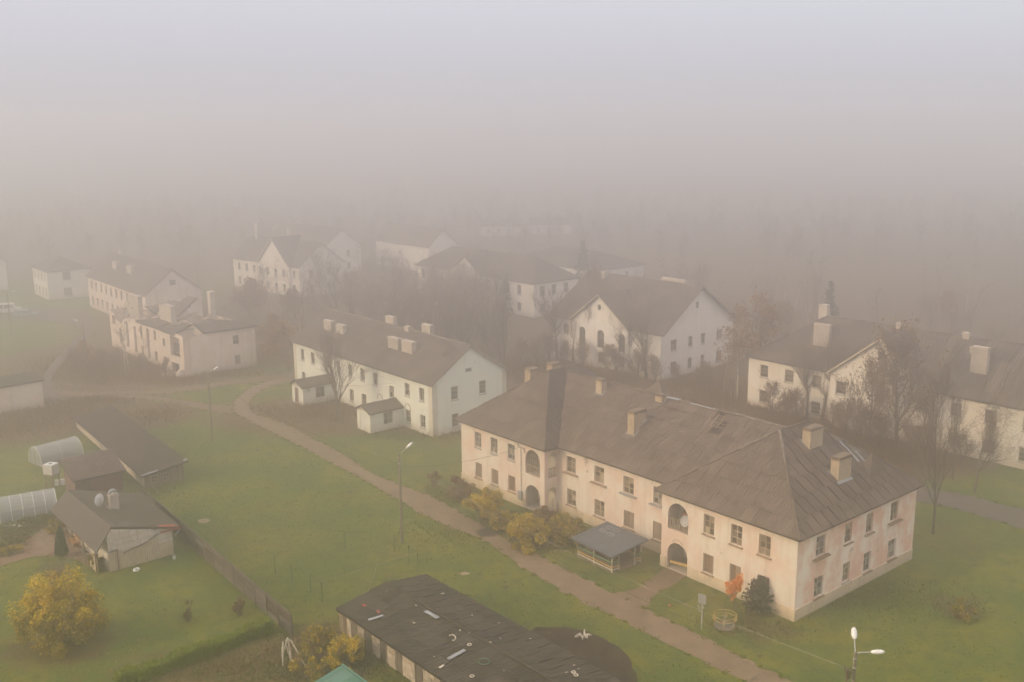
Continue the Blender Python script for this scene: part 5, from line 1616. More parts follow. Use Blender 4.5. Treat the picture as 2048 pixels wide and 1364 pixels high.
# ------------------------------------------------------------------ gazebo, play things, court posts
gA, gB = G(1157, 1113), G(1224, 1146)
gd = (gB - gA)
gth = math.atan2(gd.y, gd.x)
gl = gd.length
ga = thing('gazebo', 'small open gazebo with grey-blue roof and striped yellow and green rails', 'gazebo', gA, gth)
gw = 3.3
for x, y in ((0, 0), (gl * .47, 0), (gl, 0), (gl, .75), (0, gw), (gl, gw), (gl, 2.6)): MB().box(x - .045, x + .045, y - .045, y + .045, 0, 1.66 + .1 * y).build('post', M_BONE if x > gl * .4 else M_WOOD, ga)
for z, mm in ((.22, M_BONE), (.45, M_YELP), (.66, M_DOOR), (.86, M_GRNP)):
    MB().box(-.05, gl + .05, -.075, -.048, z, z + .12).build('rail', mm, ga)
    MB().box(gl + .048, gl + .075, -.05, .78, z, z + .12).build('rail', mm, ga)
    MB().box(gl + .048, gl + .075, 2.55, gw + .05, z, z + .12).build('rail', mm, ga)
    MB().box(-.075, -.048, -.05, gw + .05, z, z + .12).build('rail', mm, ga)
    MB().box(-.05, gl + .05, gw + .048, gw + .075, z, z + .12).build('rail', mm, ga)
MB().box(0, gl, gw - .03, gw + .03, .9, 1.9).build('back_panel', M_DOOR, ga)
MB().box(.1, gl - .5, gw - .5, gw - .1, .38, .43).box(.1, .5, .2, gw - .5, .38, .43).build('bench_seat', M_SILL, ga)
MB().box(.9, gl - 1.0, 1.2, 2.0, .62, .68).bar((gl / 2, 1.6, 0), (gl / 2, 1.6, .62), .14, .14, X).build('table', M_SILL, ga)
MB().box(-.1, gl + .1, -.1, gw + .1, 0, .03).build('floor', M_DIRTF, ga)
q1 = [(-.45, -.5, 1.62), (gl + .45, -.5, 1.62), (gl + .45, gw + .45, 2.08), (-.45, gw + .45, 2.08)]
rf = roof_slab('roof', [q1], M_BLUR, ga, .07)
sheets(rf, q1, M_BLUR, row=4.6, wid=1.15, pitch=.24, amp=.02, seed=5, jit=.004, lift=.015)
for y in (.15, .6): MB().bar((.1, y - .3, 1.72 + (y - .3) * .115), (gl - .1, y, 1.72 + y * .115), .05, .04).build('lath', M_WOOD, rf)
for x, y, s in ((.7, 3.0, .42), (1.4, 3.1, .36), (.6, 2.3, .4), (1.6, 2.2, .42)):
    MB().tube([(x + s * math.cos(k * math.pi / 8), y + s * .5 * math.sin(k * math.pi / 8), 1.72 + (y + s * .5 * math.sin(k * math.pi / 8)) * .115) for k in range(16)], .03, 4, True).build('wire_loop', M_METAL, rf)
tag(MB().lathe([(0, 0), (.07, 0), (.08, .12), (.05, .2), (0, .22)], 8).build('hanging_lantern', M_RED, loc=local(gA, gth, gl * .45, .08, 1.0)), 'small red lantern hanging at the gazebo post', 'lantern')

bh = thing('basketball_hoop', 'grey basketball backboard on a thin post on the lawn', 'basketball hoop', G(1403, 1258), -.55)
zt = height_at(G(1403, 1258), 1188)
MB().tube([(0, 0, 0), (0, 0, zt - .3)], .045, 6).build('post', M_STEEL, bh)
MB().box(-.3, .3, -.1, -.06, zt - .72, zt).build('backboard', M_SILLG, bh)
MB().tube([(.23 * math.cos(k * math.pi / 8), -.36 + .23 * math.sin(k * math.pi / 8), zt - .8) for k in range(16)], .015, 5, True).build('ring', M_STEEL, bh)
nt_ = MB()
for k in range(8):
    a = k * math.pi / 4
    nt_.tube([(.22 * math.cos(a), -.36 + .22 * math.sin(a), zt - .8), (.12 * math.cos(a + .4), -.36 + .12 * math.sin(a + .4), zt - 1.25)], .012, 3)
nt_.build('net', M_BONE, bh)
ca = thing('carousel', 'round playground carousel with yellow tube rails', 'carousel', G(1449, 1254), 0)
circ = lambda r, z: [(r * math.cos(k * math.pi / 14), r * math.sin(k * math.pi / 14), z) for k in range(28)]
for z in (.72, .98): MB().tube(circ(.85, z), .025, 6, True).build('rail', M_YELP, ca)
MB().tube(circ(.2, .95), .022, 6, True).build('wheel', M_YELP, ca)
MB().tube([(0, 0, 0), (0, 0, .95)], .04, 8).build('axle', M_STEEL, ca)
MB().lathe([(0, .06), (.78, .06), (.8, .09), (.78, .12), (0, .12)], 28).build('platform', M_DOOR, ca)
MB().tube(circ(.66, .42), .035, 6, True).build('seat', M_GRNPOST, ca)
for k in range(6):
    a = k * math.pi / 3 + .2
    MB().tube([(.83 * math.cos(a), .83 * math.sin(a), .18), (.85 * math.cos(a), .85 * math.sin(a), .98)], .022, 5).build('post', M_YELP, ca)

cf = thing('court_posts', 'green steel court posts with thin top rails on the lawn', 'court fence', (0, 0, 0), 0)
cpx = {'a': (645, 1203), 'b': (622, 1186), 'c': (584, 1165), 'd': (551, 1146), 'e': (836, 1142), 'f': (690, 1098), 'g': (789, 1104), 'h': (818, 1126)}
CPT = {k: G(*v) for k, v in cpx.items()}
for k, p in CPT.items(): MB().tube([p, p + Z * 1.65], .035, 6).build('post', M_GRNPOST, cf)
for a, c, mm, t0, t1_ in (('a', 'e', M_CABLEP, 0, 1), ('a', 'b', M_GRNPOST, -.2, 1), ('c', 'b', M_GRNPOST, .0, .62), ('d', 'c', M_GRNPOST, -.3, .45), ('f', 'g', M_GRNPOST, -.35, .5), ('g', 'h', M_GRNPOST, 0, .7), ('h', 'e', M_GRNPOST, .1, 1)):
    p, q = CPT[a] + Z * 1.66, CPT[c] + Z * 1.66
    MB().tube([p.lerp(q, t0), p.lerp(q, (t0 + t1_) / 2) + Z * rnd.uniform(-.05, .02), p.lerp(q, t1_)], .017, 5).build('rail', mm, cf)

wf = thing('timber_trestle', 'broken white timber trestle standing in the weeds by the fence end', 'trestle', G(575, 1335), .2)
for a, c in (((-.3, 0, .1), (-.2, .1, 1.9)), ((-.25, .1, 1.0), (.1, .2, 2.1)), ((.12, .2, 2.1), (.35, 0, .0)), ((.0, .2, 1.5), (.38, 0, 0)), ((.3, .2, 1.9), (1.2, 0, .0)), ((.05, .2, 2.05), (.45, .2, 1.75)), ((-.3, .0, .5), (-.28, .1, 1.5))):
    MB().bar(a, c, .09, .07).build('strut', M_BONE, wf)
pl = thing('driftwood_heap', 'small heap of pale twisted sticks on the dark soil', 'sticks', G(1168, 1278), 0)
for k in range(9):
    a = rnd.uniform(0, 6.3)
    s = Vector((math.cos(a), math.sin(a), 0))
    MB().tube([s * .1 + Z * .1, s * .3 + Z * rnd.uniform(.25, .6), s * .55 + Z * rnd.uniform(.1, .5)], [.07, .06, .03], 5).build('stick', M_BONE, pl)
tag(MB().tube([(.1 * math.cos(k * math.pi / 6), .1 * math.sin(k * math.pi / 6), .05) for k in range(12)], .04, 5, True).build('ring', M_BONE, loc=G(1153, 1274)), 'tiny white ring on the dark soil patch', 'ring')
tag(MB().lathe([(0, 0), (.1, .03), (.14, .12), (.1, .22), (0, .25)], 8).build('ball', M_ORANGEW, loc=G(1340, 1214)), 'small orange ball on the grass by the entrance path', 'ball')
# things on the loggia balcony and at the entrance
dh = thing('balcony_dish', 'white satellite dish fixed at the loggia balustrade', 'dish', hp(29.9, -.05, 4.75), TH - math.pi / 2 + .9)
dm = MB()
for i in range(3):
    for k in range(16):
        a0, a1_ = 2 * math.pi * k / 16, 2 * math.pi * (k + 1) / 16
        f_ = lambda r, a: (.5 * r * r, r * math.cos(a), r * 1.2 * math.sin(a))
        r0, r1_ = .42 * i / 3, .42 * (i + 1) / 3
        dm.poly([f_(r0, a0), f_(r1_, a0), f_(r1_, a1_), f_(r0, a1_)] if i else [f_(0, 0), f_(r1_, a0), f_(r1_, a1_)])
dm.build('reflector', M_WHITEP, dh, smooth=True)
MB().tube([(0, 0, -.3), (.42, 0, -.25), (.45, 0, -.1)], .02, 5).build('feed_arm', M_BONE, dh)
ch = thing('balcony_chair', 'red-brown wooden chair behind the loggia balustrade', 'chair', hp(29.0, .9, 3.53), TH + .5)
MB().box(-.22, .22, -.22, .22, .42, .47).build('seat', M_PINKRAG, ch)
for x in (-.2, .16):
    for y in (-.2, .16): MB().box(x, x + .04, y, y + .04, 0, 1.25 if y > 0 else .42).build('leg', M_PINKRAG, ch)
for k in range(3): MB().box(-.14 + k * .12, -.08 + k * .12, .17, .19, .6, 1.2).build('back_slat', M_PINKRAG, ch)
MB().box(-.2, .2, .165, .195, 1.16, 1.27).build('back_rail', M_PINKRAG, ch)
tag(MB().bar(hp(28.3, .15, .62), hp(30.1, .35, .75), .05, .22).build('entrance_plank', M_YELP), 'yellow plank across the arched entrance', 'plank')


# ------------------------------------------------------------------ parked vehicles by the lane
def vehicle(name, label, cat, p, rz, ln, wd, ht, paint, van=True):
    v = thing(name, label, cat, p, rz)
    hb = ht * .52
    x0, x1 = -ln / 2, ln / 2
    prof = [(x0, .3), (x1, .3), (x1, hb * .8), (x1 - ln * .04, hb)] + ([(x1 - ln * .16, hb * 1.05), (x1 - ln * .27, ht), (x0 + ln * .03, ht), (x0, ht * .9)] if van else [(x1 - ln * .25, hb * 1.03), (x1 - ln * .38, ht), (x0 + ln * .22, ht), (x0 + ln * .06, hb * 1.05), (x0, hb)])
    mb = MB().prism([(x, -wd / 2, z) for x, z in prof], [(x, wd / 2, z) for x, z in prof])
    mb.build('body', paint, v)
    for s in (-1, 1):
        y = s * (wd / 2 + .006)
        for a, c in ((.06, .34), (.38, .62), (.65, .74)):
            xa, xb = x0 + ln * a, x0 + ln * c
            if not van and a < .1: xa += ln * .14
            MB().poly([(xa, y, hb * 1.08), (xb, y, hb * 1.08), (xb - (.25 if a > .6 else 0), y, ht * .93), (xa + .05, y, ht * .93)]).build('window', M_GLASSD, v)
        for a in (.17, .8):
            cx = x0 + ln * a
            w = MB().tube([(cx, s * (wd / 2 - .12), .32), (cx, s * (wd / 2 + .03), .32)], .32, 14).build('wheel', M_RUBBER, v)
            MB().tube([(cx, s * (wd / 2 + .0), .32), (cx, s * (wd / 2 + .045), .32)], .18, 10).build('rim', M_STEEL, w)
        MB().box(x1 - .06, x1 + .012, s * wd * .38 - .12, s * wd * .38 + .12, hb * .72, hb * .88).build('headlight', M_LAMP, v)
    xa, xb = (x1 - ln * .16, x1 - ln * .27) if van else (x1 - ln * .25, x1 - ln * .38)
    MB().poly([(xa + .02, -wd * .44, hb * 1.1), (xa + .02, wd * .44, hb * 1.1), (xb + .05, wd * .41, ht * .97), (xb + .05, -wd * .41, ht * .97)]).build('windscreen', M_GLASSD, v)
    return v


vehicle('parked_van', 'white minivan parked on the grey lane edge', 'van', G(17, 626), .35, 4.8, 1.9, 1.95, M_CARW)
vehicle('parked_car', 'low pale blue car parked beside the white van', 'car', G(52, 633), .3, 4.3, 1.75, 1.4, M_CARB, False)


# ------------------------------------------------------------------ trees and shrubs
def seg_mesh(name, segs, mat, n):
    """tapered prisms for a list of (p, q, r0, r1)"""
    A = np.array([(*s[0], *s[1], s[2], s[3]) for s in segs], float)
    p, q, r0, r1 = A[:, :3], A[:, 3:6], A[:, 6:7], A[:, 7:8]
    d = q - p
    d /= np.maximum(np.linalg.norm(d, axis=1, keepdims=True), 1e-6)
    ref = np.where(np.abs(d[:, 2:3]) < .9, np.array([[0, 0, 1.]]), np.array([[1., 0, 0]]))
    a = np.cross(d, ref)
    a /= np.linalg.norm(a, axis=1, keepdims=True)
    b = np.cross(d, a)
    V = []
    for k in range(n):
        t = 2 * math.pi * k / n
        V.append(p + (a * math.cos(t) + b * math.sin(t)) * r0)
    for k in range(n):
        t = 2 * math.pi * k / n
        V.append(q + (a * math.cos(t) + b * math.sin(t)) * r1)
    V = np.stack(V, 1).reshape(-1, 3)
    m_ = len(segs)
    base = (np.arange(m_) * 2 * n)[:, None]
    Fq = np.concatenate([base + np.array([[k, (k + 1) % n, n + (k + 1) % n, n + k]]) for k in range(n)], 0)
    return np_mesh(name, V, Fq, mat)


def skeleton(r, H, r0, style='spread', dens=1.0, levels=3):
    """branch segments of a tree H metres tall; returns thick limbs, twigs and twig tips"""
    thick, thin, tips = [], [], []

    def grow(p, d, ln, rad, lev, n):
        step = ln / n
        pts = [(p.copy(), rad)]
        for i in range(n):
            wob = .045 if lev == 0 else .17
            d = (d + Vector((r.gauss(0, wob), r.gauss(0, wob), r.gauss(0, wob * .5) + (.05 if lev else 0) + (.12 if style in ('upright', 'pollard') and lev else 0)))).normalized()
            q = p + d * step
            r1 = rad * (1 - .75 * (i + 1) / n) if lev else r0 * (1 - .8 * (i + 1) / n)
            r1 = max(r1, .009)
            (thick if pts[-1][1] > .04 else thin).append((tuple(p), tuple(q), pts[-1][1], r1))
            p = q
            pts.append((p.copy(), r1))
            f = (i + 1) / n
            if lev == 0:
                lo = .3 if style == 'pollard' else .22 if style != 'birch' else .38
                if f < lo: continue
                k = max(1, int(r.uniform(1.5, 3.4) * dens))
            elif lev < levels:
                if f < .2: continue
                k = max(1, int(r.uniform(1.2, 2.9) * dens))
            else: k = 0
            for _ in range(k):
                az = r.uniform(0, 2 * math.pi)
                if style == 'pollard': tilt = r.uniform(.2, .75)
                elif style == 'upright': tilt = r.uniform(.3, .75)
                elif style == 'birch': tilt = r.uniform(.5, 1.0)
                else: tilt = r.uniform(.5, 1.15)
                a = d.orthogonal().normalized()
                a = Matrix.Rotation(az, 3, d) @ a
                nd = (d * math.cos(tilt) + a * math.sin(tilt)).normalized()
                if lev == 0:
                    l2 = H * (.50 if style != 'birch' else .27) * (1.15 - .75 * f) * r.uniform(.7, 1.15)
                    if style == 'pollard': l2 = H * .48 * r.uniform(.6, 1.1) * (1.3 - .6 * f)
                else: l2 = ln * r.uniform(.36, .6)
                grow(p, nd, l2, max(pts[-1][1] * r.uniform(.45, .7), .011), lev + 1, 4 if lev == 0 else 3)
        if lev >= 2: tips.append(tuple(p))
    grow(Vector((0, 0, -.05)), Vector((r.gauss(0, .03), r.gauss(0, .03), 1)).normalized(), H * .92, r0, 0, 9)
    return thick, thin, tips


def make_tree(name, seed, H, r0, style, bark, twig, leaf=None, nleaf=0, lsize=.1, dens=1.0, levels=3, spread=.45, thr=1.0):
    """prototype meshes: (trunk, crown, leaves)"""
    r = random.Random(seed)
    ng = np.random.default_rng(seed)
    thick, thin, tips = skeleton(r, H, r0, style, dens, levels)
    me = [seg_mesh('trunk', thick, bark, 6), seg_mesh('crown', [(a, b, max(c, .016) * thr, max(d_, .010) * thr) for a, b, c, d_ in thin], twig, 3)]
    if leaf is not None and nleaf:
        T = np.array(tips)
        C = T[ng.integers(0, len(T), nleaf)] + ng.normal(0, spread, (nleaf, 3))
        C = C[C[:, 2] > .15]
        me.append(np_mesh('leaves', *leaf_quads(C, lsize, ng), leaf))
    else: me.append(None)
    return me


def plant(protos, name, label, cat, loc, H=None, H0=None, rz=None, group=None, sq=1.0):
    t = thing(name, label, cat, loc, rnd.uniform(0, 6.28) if rz is None else rz, group)
    if H and H0: t.scale = (H / H0 * sq, H / H0 * sq, H / H0)
    for nm, me in zip(('trunk', 'crown', 'leaves'), protos):
        if me is not None: obj(nm, me, t)
    return t


BARE = [make_tree('bare', 100 + i, 10, .17, ['spread', 'upright', 'spread', 'upright'][i % 4], M_BARK, M_TWIG, dens=1.25, thr=.85) for i in range(4)]
POLL = [make_tree('pollard', 200 + i, 9, .26, 'pollard', M_BARK, M_TWIG, dens=1.4, thr=.85) for i in range(3)]
THIN = [make_tree('thin', 300 + i, 12, .10, 'birch', [M_BIRCH, M_BARK][i % 2], M_TWIG, dens=.9, levels=2, thr=1.5) for i in range(4)]
BIRC = [make_tree('birch', 400 + i, 12, .12, 'birch', M_BIRCH, M_REDTWIG, M_OCHRE, 1100, .11, dens=1.0, levels=2, spread=.35, thr=1.2) for i in range(3)]
REDB = [make_tree('redbush', 500 + i, 7, .12, 'upright', M_BARK, M_REDTWIG, M_BROWNL, 700, .08, dens=1.3, spread=.3, thr=1.1) for i in range(2)]
OCHR = [make_tree('ochre', 600 + i, 8, .15, 'spread', M_BARK, M_REDTWIG, M_OCHRE, 4200, .15, dens=1.0, levels=2, spread=.5) for i in range(2)]

def free_early(x, y):
    for (ox, oy), t, l_, w_ in (((-5.3, 100.1), TH, 40.5, 17), ((6.58, 157.9), -.83, 21.9, 17.6), ((31, 128.8), -.843, 42.5, 14), ((-68.35, 168.89), -.86, 30.2, 11.7)):
        c_, s_ = math.cos(-t), math.sin(-t)
        u, v = (x - ox) * c_ - (y - oy) * s_, (x - ox) * s_ + (y - oy) * c_
        if -.8 < u < l_ + .8 and -1.2 < v < w_ + .8: return False
    return True


at_px = lambda lst: [(G(x, y), yt) for x, y, yt in lst]
# tree in front of the mint house
p = G(678, 841)
plant(make_tree('front', 31, 10, .2, 'upright', M_BARK, M_TWIG, dens=1.35, thr=.9), 'bare_tree', 'bare spreading tree between the two porches of the mint house', 'tree', p, height_at(p, 690), 9.6, 1.0, sq=1.05)
# pollards before the white house
for i, (x, y, yt, lb) in enumerate(((1113, 719, 606, 'bare pollard at the far left corner of the white house'), (1147, 725, 612, 'bare pollard left of the gabled bay of the white house'), (1189, 732, 560, 'tall slender bare tree before the gabled bay'), (1247, 747, 640, 'dense bare pollard at the right edge of the gabled bay'), (1264, 748, 622, 'bare tree between two pollards before the white house'), (1292, 757, 630, 'forked bare pollard at the near corner of the white house'))):
    p = G(x, y)
    pr = BARE[1] if i in (2, 4) else POLL[i % 3]
    plant(pr, 'bare_tree', lb, 'tree', p, height_at(p, yt), 9.6 if i in (2, 4) else 9.2, group='bare trees before the white house', sq=.8 if i in (2, 4) else 1.0)
# trees before the cream house
for i, (x, y, yt, lb, pr, h0, sq) in enumerate((
        (1613, 838, 716, 'bare curved tree before the left windows of the cream house', POLL[0], 9.2, .9), (1643, 846, 712, 'thick bare pollard before the left wing of the cream house', POLL[2], 9.2, 1.0),
        (1950, 985, 790, 'bare tree on a pale trunk before the cream house lawn', BARE[0], 9.8, .75), (1866, 1068, 795, 'tall thin bare tree beside the pink house end', BARE[3], 9.8, .62),
        (1905, 960, 800, 'slim bare tree beside the back road', BARE[1], 9.8, .6))):
    p = G(x, y)
    plant(pr, 'bare_tree', lb, 'tree', p, height_at(p, yt), h0, sq=sq)
for x, y, yt, lb, k, sq in ((1790, 905, 690, 'dense red-twigged tree before the gabled bay of the cream house', 0, 1.05), (1735, 890, 745, 'reddish bush beside the dense red-twigged tree', 1, 1.1), (1978, 925, 860, 'dense dark bush under a cream house window', 1, .9)):
    p = G(x, y)
    plant(REDB[k], 'red_twig_tree', lb, 'tree', p, height_at(p, yt), 7, sq=sq)
for i, (x, y, yt, lb) in enumerate(((1474, 802, 620, 'white-stemmed birch with orange leaves beside the white house'), (1500, 806, 600, 'tallest birch of the clump between the white and cream houses'), (1523, 812, 640, 'birch with ochre leaves at the cream house corner'), (1447, 790, 690, 'small ochre birch at the white house end'))):
    p = G(x, y)
    plant(BIRC[i % 3], 'birch_tree', lb, 'tree', p, height_at(p, yt), 11.5)
for i, (x, y, yt, lb) in enumerate(((252, 752, 610, 'pale birch pair stem before the ruined house'), (258, 748, 630, 'leaning birch beside the pale birch at the ruin'), (290, 742, 640, 'thin bare birch close to the ruin front'))):
    p = G(x, y)
    plant(THIN[(i * 2) % 4], 'birch_tree', lb, 'tree', p, height_at(p, yt), 11.5)
for i, (x, y, yt, lb) in enumerate(((577, 742, 655, 'rusty orange tree between the ruin and the mint house'), (545, 700, 640, 'rusty tree behind the ruined house end'), (592, 640, 585, 'orange tree glowing in the fog behind the mint house'), (500, 640, 570, 'ochre tree below the steep gabled house'), (1900, 640, 590, 'ochre tree behind the cream house ridge'), (165, 735, 690, 'rusty shrub at the lane bend'), (1560, 668, 610, 'ochre tree behind the birches'))):
    p = G(x, y)
    plant(OCHR[i % 2], 'ochre_tree', lb, 'tree', p, max(3.0, height_at(p, yt)), 8)


rs_ = random.Random(91)
for i, (x, y, yt) in enumerate(((1098, 722, 668), (1130, 733, 690), (1168, 738, 690), (1215, 748, 700), (1232, 752, 690), (1275, 764, 705), (1312, 770, 722), (1350, 772, 735), (1420, 790, 735), (1545, 838, 770), (1572, 845, 800), (1590, 850, 790), (1662, 868, 815), (1690, 880, 800), (1715, 888, 790), (1755, 905, 800), (1822, 925, 830), (1850, 935, 850), (1920, 935, 870), (1400, 782, 742), (1040, 742, 690), (1075, 736, 680), (235, 735, 700), (205, 745, 705), (330, 752, 722), (150, 745, 705), (290, 752, 715))):
    p = G(x, y)
    if not free_early(p.x, p.y): continue
    plant(REDB[i % 2], 'brush_shrub', 'low reddish shrub in the brush near the old houses', 'shrub', p, min(4.0, max(1.8, height_at(p, yt))), 7, rs_.uniform(0, 6.28), 'reddish shrubs in the brush', sq=1.5)


# conifers
def make_conifer(seed, H, wide, mat):
    r = random.Random(seed)
    ng = np.random.default_rng(seed)
    segs, C = [((0, 0, -.05), (0, 0, H), .014 * H + .03, .02)], []
    z = H * .06
    while z < H * .97:
        f = z / H
        ln = wide * (1 - f) ** .8 + .15
        for k in range(r.randint(5, 8)):
            a = r.uniform(0, 6.28)
            l_ = ln * r.uniform(.65, 1.1)
            d = Vector((math.cos(a), math.sin(a), r.uniform(-.05, .35)))
            tip = Vector((0, 0, z)) + d * l_
            segs.append(((0, 0, z), tuple(tip), .02, .008))
            for s in range(max(3, int(l_ * 7))):
                q = Vector((0, 0, z)).lerp(tip, r.uniform(.25, 1.0))
                C.append((q.x, q.y, q.z))
        z += H * .04 + .06
    C = np.repeat(np.array(C), 5, 0)
    C = C + ng.normal(0, .07 * max(1, wide * .6), C.shape)
    return [seg_mesh('trunk', segs, M_BARK, 5), None, np_mesh('leaves', *leaf_quads(C, .085 * max(1, wide * .5), ng, .3), mat)]


p = G(1515, 1222)
plant(make_conifer(3, 2.9, 1.35, M_PINE), 'pine_tree', 'young dark pine standing against the pink house front', 'tree', p, rz=0)
p = G(1467, 1224)
plant(make_tree('orange', 9, 3, .05, 'upright', M_BARK, M_REDTWIG, M_ORANGE, 2600, .06, levels=2, spread=.14), 'orange_tree', 'slender bright orange young tree beside the pine', 'tree', p, height_at(p, 1163), 3.0, 0, sq=.7)
SPR = make_conifer(8, 12, 2.6, M_PINE)
for i, (x, y, yt, lb) in enumerate(((1165, 600, 480, 'dark spruce behind the white house ridge'), (1655, 690, 560, 'dark spruce behind the cream house chimney'), (869, 612, 528, 'dark rounded spruce before the long foggy house'), (1010, 625, 552, 'dark spruce before the long foggy house front'))):
    p = G(x, y)
    plant(SPR, 'spruce_tree', lb, 'tree', p, max(8, height_at(p, yt)), 12, sq=1.2 if i > 1 else 1.0)
# thuja in the garden
n = 3200
zz = nrng.uniform(0, 1, n) ** 1.2
rad = .55 * np.minimum(1, zz * 9) * (1 - zz) ** .75 + .03
aa = nrng.uniform(0, 6.28, n)
C = np.stack([np.cos(aa) * rad, np.sin(aa) * rad, .1 + zz * 2.6], 1) + nrng.normal(0, .03, (n, 3))
th_ = thing('thuja', 'dark green columnar thuja on the paved path', 'shrub', G(124, 1113))
obj('foliage', np_mesh('foliage', *leaf_quads(C, .06, nrng, .6), M_THUJA), th_)
MB().tube([(0, 0, 0), (0, 0, 1.8)], [.05, .02], 6).build('stem', M_BARK, th_)


# leafy bushes
def make_bush(seed, H, R, leaf, nleaf, lsize, stems=14, twig=None, lobes=9, fill=.55):
    r = random.Random(seed)
    ng = np.random.default_rng(seed)
    segs = []
    cen = []
    for k in range(lobes):
        a = r.uniform(0, 6.28)
        f = r.uniform(.1, .85)
        cen.append((math.cos(a) * R * f, math.sin(a) * R * f, H * r.uniform(.18, .92) * (1.12 - .4 * f), r.uniform(.14, .36) * R))
    for k in range(stems):
        c_ = cen[k % lobes]
        q = Vector(c_[:3]) + Vector((r.gauss(0, .2), r.gauss(0, .2), r.gauss(0, .2)))
        b_ = Vector((r.gauss(0, .15 * R), r.gauss(0, .15 * R), -.05))
        m1 = b_.lerp(q, .5) + Vector((r.gauss(0, .1), r.gauss(0, .1), .15 * H))
        segs += [(tuple(b_), tuple(m1), .035, .025), (tuple(m1), tuple(q), .025, .012)]
        for s in range(9):
            e = q + Vector((r.gauss(0, .4), r.gauss(0, .4), r.uniform(0, .6))) * (c_[3] + .2)
            segs.append((tuple(m1.lerp(q, r.uniform(.2, 1))), tuple(e), .013, .007))
    sel = ng.integers(0, lobes, nleaf)
    cc = np.array(cen)[sel]
    d = ng.normal(size=(nleaf, 3))
    d /= np.linalg.norm(d, axis=1, keepdims=True)
    rr_ = (fill + (1 - fill) * ng.uniform(0, 1, (nleaf, 1))) ** .7 * cc[:, 3:4] * ng.uniform(.75, 1.2, (nleaf, 1))
    C = cc[:, :3] + d * rr_ * np.array([[1, 1, .85]])
    C = C[C[:, 2] > .08]
    return [seg_mesh('stem', segs, twig or M_BARK, 4), np_mesh('foliage', *leaf_quads(C, lsize, ng), leaf)]


def bush(pr, name, label, loc, cat='bush', s=1.0, group=None):
    t = thing(name, label, cat, loc, rnd.uniform(0, 6.28), group)
    t.scale = (s, s, s)
    for nm, me in zip(('stem', 'foliage'), pr): obj(nm, me, t)
    return t


bush(make_bush(1, 3.2, 2.0, M_YEL, 7500, .075, 40, lobes=34), 'yellow_bush', 'yellow-green leafy bush before the left wing of the pink house', G(968, 1040), 'bush')
bush(make_bush(2, 2.9, 2.0, M_YEL, 7500, .075, 40, lobes=34), 'yellow_bush', 'bright yellow bush beside the path before the arched corner', G(1058, 1092), 'bush')
bush(make_bush(3, 2.4, 1.6, M_BROWNL, 1800, .075, 22, M_REDTWIG, 10), 'brown_bush', 'brown thinning bush left of the yellow bushes', G(918, 1000), 'bush')
bush(make_bush(4, 1.8, .9, M_BROWNL, 1000, .075, 12, M_REDTWIG, 7), 'brown_bush', 'small brown bush standing alone on the lawn by the path', G(868, 976), 'bush')
bush(make_bush(5, 2.2, 2.1, M_OLIVE, 4200, .08, 30, M_BARK, 26), 'olive_bush', 'olive bush between the bright yellow bush and the gazebo', G(1135, 1082), 'bush')
bush(make_bush(6, 1.8, 1.5, M_OLIVE, 2600, .08, 24, M_BARK, 18), 'olive_bush', 'low olive bush between the two yellow bushes', G(1010, 1058), 'bush')
bush(make_bush(16, 1.7, 1.3, M_BROWNL, 1500, .08, 16, M_REDTWIG, 9), 'brown_bush', 'brown bush under the arched corner of the pink house', G(1085, 1052), 'bush')
bush(make_bush(7, 1.6, 1.1, M_OLIVE, 600, .075, 24, M_REDTWIG, 9), 'sparse_bush', 'sparse bush with a few yellow leaves on the right lawn', G(1922, 1238), 'bush')
bush(make_bush(8, 1.5, .45, M_BROWNL, 420, .06, 12, M_REDTWIG, 6), 'small_shrub', 'small thin brown shrub alone on the cottage lawn', G(376, 1242), 'shrub')
bush(make_bush(9, 1.5, .7, M_BROWNL, 700, .06, 12, M_REDTWIG, 6), 'fence_shrub', 'rusty shrub growing against the board fence', G(482, 1230), 'shrub')
bush(make_bush(10, 2.6, 1.5, M_OLIVE, 2000, .07, 34, M_REDTWIG, 24), 'tangled_bush', 'tangled bush with yellow leaves at the end of the long shed', G(640, 1318), 'bush')
bush(make_bush(11, 2.0, 1.7, M_YEL, 2600, .07, 34, M_REDTWIG, 26), 'tangled_bush', 'yellow tangle between the long shed and the teal roof', G(690, 1335), 'bush')
bush(make_bush(12, 1.8, 1.4, M_OLIVE, 1500, .08, 18, M_REDTWIG, 9), 'tangled_bush', 'brown tangle beside the white timber frame', G(612, 1352), 'bush')
bush(make_bush(13, 1.5, 1.1, M_OLIVE, 1500, .08, 16, M_BARK, 8), 'garden_bush', 'green bush at the far corner of the cottage wall', G(118, 1066), 'bush')
bush(make_bush(14, 1.3, .9, M_OLIVE, 1100, .08, 14, M_BARK, 8), 'garden_bush', 'green bush under the cottage eave corner', G(186, 1136), 'bush')
bush(make_bush(15, .9, .6, M_YEL, 500, .07, 10, M_BARK, 6), 'yellow_perennial', 'small yellow perennial in the vegetable bed', G(22, 1112), 'shrub')
